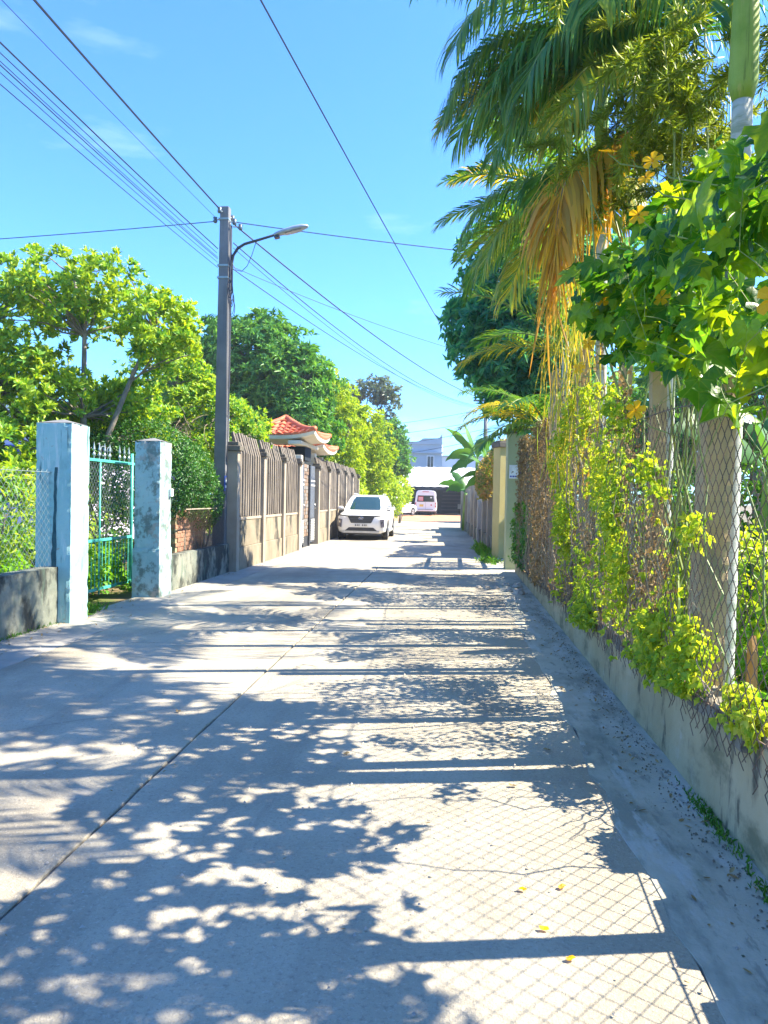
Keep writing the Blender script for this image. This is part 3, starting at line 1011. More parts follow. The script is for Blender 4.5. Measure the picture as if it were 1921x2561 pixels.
# ---------------------------------------------------------------- picket fences
def picket_fence(ys, x, label, with_pickets=True, ztop=2.55, capw=0.17, sag=0.0):
    t = thing('concrete_picket_fence', (x, (ys[0] + ys[-1]) / 2, 0), label, 'fence', 'brown concrete picket fences')
    post = cap = None
    for i, y in enumerate(ys):
        h = ztop
        if post is None:
            post = MB().box(x - .11, x + .11, y - .10, y + .10, -0.05, h - .12).build('post', 'fpost', t, bevel=0.012)
            m = MB().box(x - capw, x + capw, y - capw * .9, y + capw * .9, h - .12, h - .02)
            m.box(x - capw * .7, x + capw * .7, y - capw * .65, y + capw * .65, h - .022, h + .06)
            cap = m.build('post_cap', 'darkcap', t, bevel=0.012)
            y_0 = y
        else:
            for o in (post, cap):
                c = o.copy()
                COL.objects.link(c)
                c.location = (0, y - y_0, -sag * (y - y_0))
    pk = None
    for i in range(len(ys) - 1):
        a, b = ys[i] + .105, ys[i + 1] - .105
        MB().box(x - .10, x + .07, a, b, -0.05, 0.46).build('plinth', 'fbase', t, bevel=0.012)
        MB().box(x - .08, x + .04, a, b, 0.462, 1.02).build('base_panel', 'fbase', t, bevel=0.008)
        MB().box(x - .09, x + .055, a, b, 1.022, 1.08).build('ledge', 'fpost', t, bevel=0.008)
        MB().box(x - .075, x - .035, a, b, 2.02, 2.10).build('rail', 'picket', t)
        n = int((b - a) / 0.19)
        for k in range(n):
            y = a + (k + .5) * (b - a) / n
            if pk is None:
                w = 0.052
                m = MB()
                # picket with an oblique top leaning to the garden
                prof = [(x + .045, 1.082), (x + .045, 2.42), (x - .075, 2.84), (x - .125, 2.80), (x - .03, 2.40), (x - .03, 1.082)]
                m.prism(prof, 'y', y - w, y + w)
                pk = m.build('picket', 'picket', t, bevel=0.006, seg=1)
                yk = y
            else:
                c = pk.copy()
                COL.objects.link(c)
                c.location = (random.uniform(-.006, .006), y - yk, random.uniform(-.02, .02) - sag * (y - yk))
                c.rotation_euler.x = 0
            c = None
    return t


picket_fence([15.02, 17.2, 19.3, 21.3], -4.40, 'weathered brown concrete picket fence between the utility pole and grey gate')
picket_fence([24.4, 26.5, 28.6, 30.7, 32.8, 34.9], -4.40, 'weathered brown concrete picket fence behind the parked white car')


def gatehouse():
    x = -4.42
    t = thing('gatehouse', (x, 22.9, 0), 'small gatehouse with red tiled hip roof between the picket fences', 'gatehouse')
    # pillars
    MB().box(x - .16, x + .10, 21.46, 21.72, -0.05, 2.72).build('brick_edged_pillar', 'cream', t, bevel=0.01)
    e = None
    for i in range(22):
        if e is None:
            e = MB().box(x + .085, x + .115, 21.45, 21.53, 0.05, 0.15).build('edge_brick', 'brick', t)
        else:
            c = e.copy()
            COL.objects.link(c)
            c.location = (0, 0.0, i * .117)
    # gate leaves of grey metal with louvres at the foot
    for (a, b) in ((21.76, 22.42), (23.42, 24.20)):
        leaf = MB().box(x - .03, x + .005, a, b, 0.10, 2.50).build('gate_leaf', 'grey_metal', t, bevel=0.004)
        for z in (1.86, 2.0, 1.92):
            if z == 1.92: continue
            MB().box(x + .002, x + .022, a + .04, b - .04, z, z + .05).build('gate_strip', 'louvre', leaf)
        MB().box(x + .003, x + .014, a + .05, b - .05, 0.14, 0.86).build('louvre_frame', 'black_metal', leaf)
        lv = None
        for k in range(13):
            z = 0.16 + k * .053
            if lv is None:
                lv = MB().box(x + .012, x + .034, a + .07, b - .07, z, z + .03).build('louvre_slat', 'louvre', leaf)
                z_0 = z
            else:
                c = lv.copy()
                COL.objects.link(c)
                c.location = (0, 0, z - z_0)
        MB().tube([(x + .03, b - .08, 1.15), (x + .05, b - .08, 1.17), (x + .05, b - .08, 1.27), (x + .03, b - .08, 1.29)], 0.012, 6).build('handle', 'chrome', leaf)
    # stone clad pillar
    st = MB().box(x - .38, x - .05, 22.46, 23.24, -0.05, 2.48).build('stone_pillar', 'wall_low', t)
    rr = random.Random(4)
    z = 0.32
    MB().box(x - .05, x - .012, 22.48, 23.22, 0.0, 0.31).build('dark_foot', 'black_metal', st)
    while z < 2.44:
        h = 0.11
        y = 22.47
        while y < 23.2:
            L_ = min(rr.choice((0.16, 0.22, 0.30)), 23.235 - y)
            if L_ > .05:
                MB().box(x - .052, x - .02 + rr.uniform(-.008, .012), y, y + L_ - .012, z, z + h - .012).build('cladding_stone', rr.choice(('cladA', 'cladB', 'cladA')), st)
            y += L_
        z += h
    MB().box(x - .06, x + .03, 23.26, 23.40, -0.02, 2.52).build('black_gate_post', 'black_metal', t, bevel=0.006)
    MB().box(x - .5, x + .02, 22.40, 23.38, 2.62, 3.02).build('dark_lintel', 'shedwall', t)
    MB().box(x - .30, x + .08, 21.50, 24.30, 3.03, 3.14).build('beam', 'cream', t, bevel=0.01)
    MB().box(x - 2.3, x - 2.0, 21.8, 22.1, 0, 3.1).build('rear_column', 'cream', t)
    MB().box(x - 2.3, x - 2.0, 23.9, 24.2, 0, 3.1).build('rear_column', 'cream', t)

    # flared hip roof with single tiles
    def hip(cx, cy, hx, hy, ze, rise, rows, nm, tw=0.21):
        roof = MB()
        base = []
        N = 10
        lv = 7
        rings = []
        for j in range(lv):
            s = j / (lv - 1)              # 0 eave .. 1 apex
            k = 1 - s
            zz = ze + rise * (s ** 1.35) 
            ring = []
            for side in range(4):
                for i in range(N):
                    u = -1 + 2 * i / N
                    px, py = [(u, -1), (1, u), (-u, 1), (-1, -u)][side]
                    lift = 0.16 * (abs(u) ** 2.5) * (k ** 2)
                    ring.append((cx + px * hx * max(k, 0.015), cy + py * hy * max(k, 0.015), zz + lift))
            rings.append(ring)
        n = len(rings[0])
        vs = [p for r_ in rings for p in r_]
        fs = [(j * n + i, j * n + (i + 1) % n, (j + 1) * n + (i + 1) % n, (j + 1) * n + i) for j in range(lv - 1) for i in range(n)]
        # underside
        m0 = len(vs)
        vs += [(p[0] - (p[0] - cx) * .02, p[1] - (p[1] - cy) * .02, p[2] - 0.10) for p in rings[0]]
        fs += [(i, m0 + i, m0 + (i + 1) % n, (i + 1) % n) for i in range(n)]
        m1 = len(vs)
        vs += [(cx + (p[0] - cx) * .35, cy + (p[1] - cy) * .35, ze - 0.16) for p in rings[0]]
        fs += [(m0 + i, m1 + i, m1 + (i + 1) % n, m0 + (i + 1) % n) for i in range(n)]
        fs.append(tuple(m1 + i for i in range(n)))
        roof.add(vs, fs)
        ro = roof.build(nm, 'cream', t)

        def surf(side, u, s):
            k = 1 - s
            px, py = [(u, -1), (1, u), (-u, 1), (-1, -u)][side]
            lift = 0.16 * (abs(u) ** 2.5) * (k ** 2)
            return Vector((cx + px * hx * k, cy + py * hy * k, ze + rise * (s ** 1.35) + lift))
        proto = None
        for side in (0, 1):
            hl = hx if side == 0 else hy
            for r_ in range(rows):
                s0, s1 = r_ / rows, min((r_ + 1.18) / rows, 0.985)
                wid = 2 * hl * (1 - s0)
                nn = max(1, int(wid / tw))
                for i in range(nn):
                    ua, ub = -1 + 2 * i / nn, -1 + 2 * (i + 1) / nn
                    um = (ua + ub) / 2
                    a0, m_0, b0 = surf(side, ua, s0), surf(side, um, s0), surf(side, ub, s0)
                    a1, m_1, b1 = surf(side, ua, s1), surf(side, um, s1), surf(side, ub, s1)
                    nr = (b0 - a0).cross(a1 - a0).normalized()
                    lo, hi = nr * 0.045, nr * 0.085
                    lo1, hi1 = nr * 0.010, nr * 0.050
                    m = MB()
                    g = (b0 - a0) * 0.04
                    g1 = (b1 - a1) * 0.04
                    m.add([a0 + g + lo, m_0 + hi, b0 - g + lo, a1 + g1 + lo1, m_1 + hi1, b1 - g1 + lo1, a0 + g, b0 - g],
                          [(0, 1, 4, 3), (1, 2, 5, 4), (6, 7, 2, 1, 0)])
                    m.build('roof_tile', 'tile', ro)
        # hip ridges
        for (sx, sy) in ((1, -1), (-1, -1), (1, 1), (-1, 1)):
            pts = []
            for s in np.linspace(0, 1, 8):
                k = 1 - s
                pts.append((cx + sx * hx * k, cy + sy * hy * k, ze + rise * (s ** 1.35) + 0.16 * k * k + 0.05))
            MB().tube(pts, 0.075, 8).build('ridge_tile', 'tile', ro, smooth=True)
    hip(-5.1, 22.9, 1.15, 1.35, 3.28, 0.62, 6, 'front_roof')
    hip(-5.35, 26.0, 1.15, 1.50, 3.10, 0.55, 5, 'side_roof')
    MB().box(-5.9, -4.5, 24.6, 24.9, 0, 2.95).build('side_wall', 'cream', t)
    MB().box(-5.9, -5.6, 27.0, 27.3, 0, 2.95).build('rear_column', 'cream', t)
    MB().box(-4.98, -4.68, 27.0, 27.3, 0, 2.95).build('rear_column', 'cream', t)
    return t


gatehouse()

# ---------------------------------------------------------------- utility pole and lamp
POLE = (-4.63, 14.92)


def utility_pole():
    px, py = POLE
    t = thing('utility_pole', (px, py, 0), 'tall square concrete utility pole with cables beside the left fence', 'utility pole')
    m = MB()
    h = 7.27
    a, b = 0.135, 0.088
    m.add([(px - a, py - a, -.1), (px + a, py - a, -.1), (px + a, py + a, -.1), (px - a, py + a, -.1), (px - b + .01, py - b, h), (px + b + .01, py - b, h), (px + b + .01, py + b, h), (px - b + .01, py + b, h)],
          [(3, 2, 1, 0), (4, 5, 6, 7), (0, 1, 5, 4), (1, 2, 6, 5), (2, 3, 7, 6), (3, 0, 4, 7)])
    m.build('shaft', 'pole', t, bevel=0.012)
    for z in (7.02, 6.10, 5.86):
        w = 0.103 + (7.27 - z) * .006
        MB().box(px - w, px + w, py - w, py + w, z - .018, z + .018).build('steel_band', 'galv', t)
    for (dx, dy, z) in ((-.20, 0, 7.03), (.20, -.02, 6.98), (.30, .06, 6.90), (.10, .18, 7.12), (-.05, -.2, 7.15)):
        q = MB().tube([(px + dx * .5, py + dy * .5, z), (px + dx, py + dy, z)], 0.012, 6)
        o = q.build('bracket', 'galv', t)
        MB().tube([(px + dx, py + dy, z - .06), (px + dx, py + dy, z - .03), (px + dx, py + dy, z), (px + dx, py + dy, z + .05)], [.03, .05, .035, .045], 8).build('insulator', 'porcelain', o, smooth=True)
    # slack loops and a bundle hanging below the lamp bracket
    rr = random.Random(8)
    for k in range(5):
        r0 = 0.10 + .05 * rr.random()
        pts = [(px + .16 + .05 * math.sin(a) + .02 * k, py - .13 - .02 * k, 5.62 - .1 * k + r0 * 1.6 * math.cos(a)) for a in np.linspace(0, 6.28, 16)]
        MB().tube(pts, 0.007, 5).build('cable_loop', 'wire', t)
    for k in range(4):
        MB().tube([(px + .145, py - .10 + .03 * k, 6.9), (px + .15, py - .11 + .03 * k, 6.0), (px + .155, py - .10 + .03 * k, 4.6 + .4 * k), (px + .15, py - .1 + .03 * k, 2.2 + .5 * k)], 0.008, 5).build('down_cable', 'wire', t)
    MB().box(px + .11, px + .125, py - .16, py - .03, 1.62, 1.92).build('blue_number_plate', 'blueplate', t)
    for k in range(2):
        MB().box(px + .125, px + .129, py - .145, py - .045, 1.68 + k * .11, 1.73 + k * .11).build('plate_text_line', 'whiteplate', t)
    return t


utility_pole()


def street_lamp():
    px, py = POLE
    t = thing('street_lamp', (px + .13, py, 5.9), 'grey street lamp on a curved arm fixed to the utility pole', 'street lamp')
    x0 = px + .15
    pts = [(x0, py, 5.62), (x0, py, 6.15), (x0 + .03, py, 6.32), (x0 + .12, py, 6.46), (x0 + .26, py - .01, 6.54), (x0 + .6, py - .02, 6.63), (x0 + .95, py - .03, 6.73)]
    MB().tube(pts, [.03, .03, .03, .03, .028, .026, .025], 8).build('arm', 'black_metal', t, smooth=True)
    hp, hr = [], []
    d = Vector((0.97, -0.02, 0.235)).normalized()
    a = Vector((x0 + .86, py - .03, 6.70))
    prof = [(0, .04, .035), (.06, .075, .05), (.2, .10, .065), (.4, .12, .075), (.58, .11, .065), (.68, .07, .04), (.71, .02, .015)]
    m = MB()
    s = d.cross(Vector((0, 0, 1))).normalized()
    n = s.cross(d)
    vs, fs = [], []
    K = 12
    for (u, w, h) in prof:
        for k in range(K):
            th = 2 * math.pi * k / K
            hh = h if math.sin(th) > 0 else h * .55
            vs.append(a + d * u + s * w * math.cos(th) + n * hh * math.sin(th))
    for i in range(len(prof) - 1):
        for k in range(K):
            fs.append((i * K + k, i * K + (k + 1) % K, (i + 1) * K + (k + 1) % K, (i + 1) * K + k))
    fs += [tuple(range(K))[::-1], tuple((len(prof) - 1) * K + k for k in range(K))]
    m.add(vs, fs)
    m.build('lamp_head', 'lampgrey', t, smooth=True)
    m = MB()
    vs = []
    for (u, w) in ((.22, .06), (.4, .085), (.56, .07)):
        for q in (-1, 1):
            vs.append(a + d * u + s * w * q - n * .042)
    m.add(vs, [(0, 1, 3, 2), (2, 3, 5, 4)])
    m.build('lamp_glass', 'lens', t)
    MB().obox(a + d * .05 - n * .05, (.10, .10, .05), Matrix((d, s, n)).transposed()).build('driver_box', 'plasticblack', t)
    MB().tube([(x0 + .02, py - .03, 6.15), (x0 + .1, py - .04, 6.02), (x0 + .22, py - .04, 5.99), (x0 + .33, py - .04, 6.1), (x0 + .42, py - .03, 6.32), (x0 + .5, py - .03, 6.58)], 0.007, 5).build('feed_cable', 'wire', t)
    return t


street_lamp()


def cable(a, b, sag, r, label, group='overhead cables', seg=28):
    a, b = Vector(a), Vector(b)
    pts = []
    for i in range(seg + 1):
        t = i / seg
        p = a.lerp(b, t)
        p.z -= sag * 4 * t * (1 - t)
        pts.append(p)
    o = MB().tube(pts, r, 5).build('overhead_cable', 'wire')
    return tag(o, label, 'cable', group)


px, py = POLE
FARP = (1.75, 42.0)
cable((px - .05, py - .2, 7.17), (px, -20, 7.35), 0.45, 0.016, 'thick black twisted cable running from pole top to upper left corner')
cable((px - .1, py - .12, 6.42), (px - .1, -20, 6.9), 0.55, 0.010, 'uppermost of the thin parallel cables left of the pole')
cable((px - .12, py - .12, 6.34), (px - .15, -20, 6.72), 0.52, 0.006, 'second thin parallel cable left of the pole')
cable((px - .1, py - .12, 6.25), (px - .1, -20, 6.63), 0.55, 0.005, 'third thin parallel cable left of the pole')
cable((px - .1, py - .12, 6.22), (px - .05, -20, 6.52), 0.55, 0.007, 'fourth thin parallel cable left of the pole')
cable((px - .1, py - .12, 6.15), (px - .1, -20, 6.40), 0.53, 0.005, 'fifth thin parallel cable left of the pole')
cable((px - .1, py - .12, 6.05), (px - .1, -20, 6.12), 0.50, 0.006, 'lowest of the parallel cables left of the pole')
cable((px - .1, py - .14, 6.98), (px - .6, -20, 6.6), 0.30, 0.0045, 'single sagging wire between the thick cable and the thin bundle')
cable((px - .2, py, 7.0), (-30, 16.0, 6.9), 0.35, 0.009, 'level cable from pole to the left edge over the trees')
cable((px + .2, py, 6.98), (14, 21.0, 7.5), 0.35, 0.010, 'cable from lamp to the right behind the blue-green tree')
cable((px + .2, py + .05, 6.93), (FARP[0] - .1, FARP[1], 7.0), 0.45, 0.017, 'thick black cable from pole down the lane to the far pole')
cable((px + .15, py + .1, 6.60), (FARP[0] - .1, FARP[1], 6.65), 0.75, 0.012, 'middle cable from pole down the lane to the far pole')
cable((px + .15, py + .1, 6.50), (FARP[0] - .1, FARP[1], 6.55), 0.80, 0.007, 'thin cable just under the middle cable down the lane')
cable((px + .15, py + .1, 6.08), (FARP[0] - .1, FARP[1], 6.55), 0.55, 0.010, 'lowest cable from pole down the lane to the far pole')
cable((px + .15, py + .1, 6.12), (10, 30, 6.2), 0.9, 0.006, 'faint thin wire falling from pole towards the right tree')
cable((FARP[0], FARP[1], 7.0), (-5.15, -19, 7.5), 0.55, 0.010, 'long single wire crossing the open sky above the lane')
for k, (z, zz) in enumerate(((6.5, 6.3), (5.9, 6.1), (5.4, 5.6), (4.9, 5.0))):
    cable((FARP[0], FARP[1], z), (-16, 56 + 2 * k, zz), 0.5 + .1 * k, 0.012, ['uppermost', 'second', 'third', 'lowest'][k] + ' of four far cables crossing above the van')


def far_pole():
    x, y = FARP
    t = thing('utility_pole', (x, y, 0), 'far concrete utility pole beside the banana plants on the right', 'utility pole')
    MB().tube([(x, y, -.1), (x, y, 7.2)], [.15, .10], 10).build('shaft', 'pole', t, smooth=True)
    MB().box(x - .7, x + .7, y - .05, y + .05, 6.9, 7.0).build('cross_arm', 'pole', t)
    for k in (-.6, 0, .6):
        MB().tube([(x + k, y, 7.0), (x + k, y, 7.05), (x + k, y, 7.12)], [.03, .05, .03], 8).build('insulator', 'porcelain', t)
    return t


far_pole()

# ---------------------------------------------------------------- right side beyond the fence
def side_gate_pillar(cx, cy, w, d, h, rot, mat, label):
    t = thing('gate_pillar', (cx, cy, 0), label, 'pillar', 'painted gate pillars on the right')
    Rm = Matrix.Rotation(rot, 3, 'Z')
    MB().obox((cx, cy, h / 2 - .03), (w, d, h), Rm).build('shaft', mat, t, bevel=0.012)
    m = MB().obox((cx, cy, h + .035), (w + .10, d + .10, .13), Rm)
    m.obox((cx, cy, h + .115), (w + .04, d + .04, .05), Rm)
    m.build('cap', 'darkcap', t, bevel=0.012)
    return t


sp = side_gate_pillar(1.40, 17.2, 0.40, 0.40, 3.05, R(2), 'olive', 'tall olive green gate pillar with house number sign, at the end of mesh fence')
o = MB().box(1.245, 1.56, 16.966, 16.99, 2.02, 2.32).build('house_number_sign', 'whiteplate', sp)
MB().box(1.46, 1.55, 16.960, 16.966, 2.10, 2.29).build('sign_panel', 'blueplate', o)
for k in range(3):
    MB().box(1.26 + .055 * k, 1.30 + .055 * k, 16.960, 16.966, 2.05, 2.085).build('sign_letter', 'blueplate', o)
side_gate_pillar(1.33, 20.4, 0.38, 0.38, 2.96, R(24), 'yellow', 'pale yellow gate pillar with brown cap behind the olive pillar')


def lattice_gate():
    t = thing('iron_gate', (1.62, 18.8, 0), 'iron grille gate between the olive and yellow pillars', 'gate')
    x = 1.60
    for z in (0.15, 0.9, 1.5, 2.35):
        MB().box(x - .025, x + .025, 17.42, 20.18, z - .035, z + .035).build('rail', 'grey_metal', t)
    for y in (17.45, 18.1, 18.77, 18.83, 19.5, 20.15):
        MB().box(x - .025, x + .025, y - .03, y + .03, 0.05, 2.5).build('stile', 'grey_metal', t)
    return t


lattice_gate()


def side_wall():
    t = thing('weathered_wall', (1.0, 29, 0), 'weathered grey wall with concrete posts along the right beyond yellow pillar', 'wall')
    A, B = Vector((1.28, 20.7, 0)), Vector((0.62, 41.0, 0))
    U = (B - A).normalized()
    N = Vector((U.y, -U.x, 0))
    Lw = (B - A).length
    Rm = Matrix((N, U, Vector((0, 0, 1)))).transposed()
    n = 9
    for i in range(n + 1):
        c = A + U * (Lw * i / n)
        h = [2.45, 2.5, 2.35, 2.3, 2.1, 2.35, 2.0, 2.2, 1.9, 2.1][i]
        MB().obox((c.x, c.y, h / 2 - .03), (.30, .26, h), Rm).build('post', 'fpost' if i % 3 else 'stonewall', t, bevel=0.015)
        if i < n:
            m = A + U * (Lw * (i + .5) / n) + N * .06
            h2 = 1.7 + .25 * math.sin(i * 2.1)
            MB().obox((m.x, m.y, h2 / 2 - .03), (.14, Lw / n - .27, h2), Rm).build('wall_panel', 'stonewall', t, bevel=0.015)
            MB().obox((m.x - .03, m.y, .22), (.24, Lw / n - .28, .5), Rm).build('wall_foot', 'wall_left', t, bevel=0.02)
    return t


side_wall()

# ---------------------------------------------------------------- far end of the lane
def far_shed():
    t = thing('market_shed', (-3, 78, 0), 'dark open shed under a white sheet roof at the end of the lane', 'shed')
    x0, x1 = -13, 9
    MB().box(x0, x1, 81, 81.2, -0.05, 3.4).build('back_wall', 'shedwall', t)
    MB().box(x1, x1 + .2, 73.6, 81, -0.05, 3.2).build('side_wall', 'shedwall', t)
    MB().box(x0 - .2, x0, 73.6, 81, -0.05, 3.2).build('side_wall', 'shedwall', t)
    MB().box(x0, x1, 73.5, 81, -0.06, -0.01).build('shed_floor', 'shedwall', t)
    for i in range(5):
        x = x0 + .5 + (x1 - x0 - 1) * i / 4
        MB().box(x - .1, x + .1, 73.6, 73.8, 0, 2.7).build('post', 'shedwall', t)
    m = MB()
    n = 44
    vs, fs = [], []
    for i in range(n + 1):
        x = x0 - .3 + (x1 * .42 - x0 + .3) * i / n
        dz = 0.05 * (i % 2)
        vs += [(x, 73.2, 2.65 + dz), (x, 81.5, 4.85 + dz)]
    fs = [(2 * i, 2 * i + 2, 2 * i + 3, 2 * i + 1) for i in range(n)]
    m.add(vs, fs)
    m.build('sheet_roof', 'sheet', t)
    m = MB()
    m.add([(x1 * .42, 73.4, 2.62), (x1 + .4, 73.4, 2.62), (x1 + .4, 81.5, 3.5), (x1 * .42, 81.5, 3.5)], [(0, 1, 2, 3)])
    m.build('lean_to_roof', 'shedwall', t)
    MB().box(x0, x1, 73.25, 73.33, 2.35, 2.64).build('ragged_fascia', 'shedwall', t)
    for k in range(7):
        MB().box(-1.2 + .05 * k, 8.5, 80.8, 80.9, .3 + .38 * k, .42 + .38 * k).build('shelf_board', 'black_metal', t)
    for (x, w, z, h) in ((0.6, 1.2, .9, .5), (2.4, .9, 1.7, .4), (3.3, 1.2, .6, .4)):
        MB().box(x, x + w, 79.8, 80.6, z - .4, z + h - .4).build('stacked_crate', 'stonewall', t)
    return t


far_shed()


def far_building():
    t = thing('apartment_building', (-4.5, 95, 0), 'blue-grey town house with flat stepped roof behind the shed', 'building')
    x0, x1, y0, y1 = -9.0, -1.35, 92, 101
    MB().box(x0, x1, y0, y1, 0, 8.35).build('wall', 'facade', t)
    MB().box(x0 - .2, x1 + .12, y0 - .25, y0 - .002, 6.95, 7.15).build('cornice', 'facade', t)
    MB().box(x0 - .1, x1 + .05, y0 - .12, y0 - .004, 8.05, 8.36).build('parapet', 'facade', t)
    MB().prism([(-4.2, 8.37), (-3.6, 8.78), (-1.7, 8.80), (-1.33, 9.35), (-1.33, 8.37)], 'y', y0 - .05, y0 + .5).build('stepped_parapet', 'facade', t)
    MB().box(-3.2, -2.1, y0 + .6, y0 + .7, 8.38, 8.6).build('roof_panel', 'facade_white', t)
    for (xa, xb, za, zb) in ((-3.05, -2.35, 5.0, 6.6), (-6.4, -5.3, 5.0, 6.5), (-8.4, -7.4, 5.0, 6.5)):
        f = MB().box(xa - .1, xb + .1, y0 - .06, y0 - .004, za - .1, zb + .1).build('window', 'facade_white', t)
        MB().box(xa, (xa + xb) / 2 - .03, y0 - .075, y0 - .06, za, zb).build('pane', 'darkglass', f)
        MB().box((xa + xb) / 2 + .03, xb, y0 - .075, y0 - .06, za, zb).build('pane', 'darkglass', f)
    MB().box(-2.2, x1 - .02, y0 - .9, y0 - .3, 4.3, 4.45).build('balcony_slab', 'facade_white', t)
    w = thing('neighbour_house', (1.2, 95, 0), 'white low house wall right of the blue-grey town house', 'building')
    MB().box(-1.33, 4.5, 92.4, 99, 0, 6.6).build('wall', 'facade_white', w)
    f = MB().box(.2, 1.6, 92.33, 92.396, 3.3, 5.0).build('window', 'facade', w)
    MB().box(.3, 1.5, 92.30, 92.33, 3.4, 4.9).build('pane', 'darkglass', f)
    MB().box(-1.5, 4.7, 92.2, 99.2, 6.602, 6.75).build('roof_slab', 'facade', w)


far_building()


def lavender_house():
    t = thing('house', (-15, 25, 0), 'lavender painted house behind the trees at the left edge', 'house')
    MB().box(-21, -10.6, 21.5, 29, -.05, 3.7).build('wall', 'lavender', t)
    m = MB().prism([(-21.6, 3.702), (-10.2, 3.702), (-10.3, 3.86), (-15.8, 5.0), (-21.5, 3.86)], 'y', 21.1, 29.4)
    m.build('roof', 'sheet', t)
    for x in (-19.0, -15.6, -13.35):
        f = MB().box(x, x + 1.1, 21.43, 21.496, 1.1, 2.9).build('window', 'blueplate', t)
        MB().box(x + .08, x + .52, 21.41, 21.43, 1.2, 2.8).build('pane', 'darkglass', f)
        MB().box(x + .58, x + 1.02, 21.41, 21.43, 1.2, 2.8).build('pane', 'darkglass', f)
    g = MB()
    for i in range(14):
        g.box(-12.2 + i * .12, -12.18 + i * .12, 21.36, 21.38, 1.9, 3.1)
    g.box(-12.25, -10.6, 21.355, 21.362, 1.9, 1.94)
    g.box(-12.25, -10.6, 21.355, 21.362, 2.5, 2.54)
    g.build('window_grille', 'black_metal', t)
    return t


lavender_house()


def garden_shed():
    t = thing('garden_shed', (6.5, 11.5, 0), 'low shed with a white sheet roof behind the right wire fence', 'shed')
    MB().box(5.0, 8.6, 10.2, 13.2, -.05, 2.15).build('wall', 'stonewall', t)
    m = MB()
    n = 24
    vs = []
    for i in range(n + 1):
        x = 4.6 + 4.4 * i / n
        vs += [(x, 9.7, 2.22 + .03 * (i % 2)), (x, 13.4, 3.05 + .03 * (i % 2))]
    m.add(vs, [(2 * i, 2 * i + 2, 2 * i + 3, 2 * i + 1) for i in range(n)])
    m.build('sheet_roof', 'sheet', t)
    return t


garden_shed()

# ================================================================ VEHICLES
def loft(mb, sections, cap=True):
    n = len(sections[0])
    vs = [p for s in sections for p in s]
    fs = [(j * n + i, j * n + (i + 1) % n, (j + 1) * n + (i + 1) % n, (j + 1) * n + i) for j in range(len(sections) - 1) for i in range(n)]
    if cap:
        fs += [tuple(range(n))[::-1], tuple((len(sections) - 1) * n + k for k in range(n))]
    return mb.add(vs, fs)


def wheel(t, x, y, r, w, side, rim='silver'):
    m = MB()
    prof = [(-w / 2, r * .62), (-w / 2, r * .93), (-w * .36, r), (w * .36, r), (w / 2, r * .93), (w / 2, r * .62)]
    K = 22
    vs, fs = [], []
    for (u, q) in prof:
        for k in range(K):
            a = 2 * math.pi * k / K
            vs.append((x + u, y + q * math.cos(a), r + q * math.sin(a)))
    for i in range(len(prof) - 1):
        for k in range(K):
            fs.append((i * K + k, i * K + (k + 1) % K, (i + 1) * K + (k + 1) % K, (i + 1) * K + k))
    fs += [tuple(range(K))[::-1], tuple((len(prof) - 1) * K + k for k in range(K))]
    m.add(vs, fs)
    wh = m.build('wheel', 'tyre', t)
    xo = x + side * (w / 2 + .004)
    q = MB()
    q.tube([(xo - side * .03, y, r), (xo, y, r)], r * .60, 20)
    q.build('rim', rim, wh)
    for k in range(5):
        a = 2 * math.pi * k / 5 + .3
        MB().obox((xo + side * .008, y + math.cos(a) * r * .32, r + math.sin(a) * r * .32), (.02, r * .5, .05), Matrix.Rotation(a, 3, 'X')).build('spoke', 'chrome', wh)
    return wh


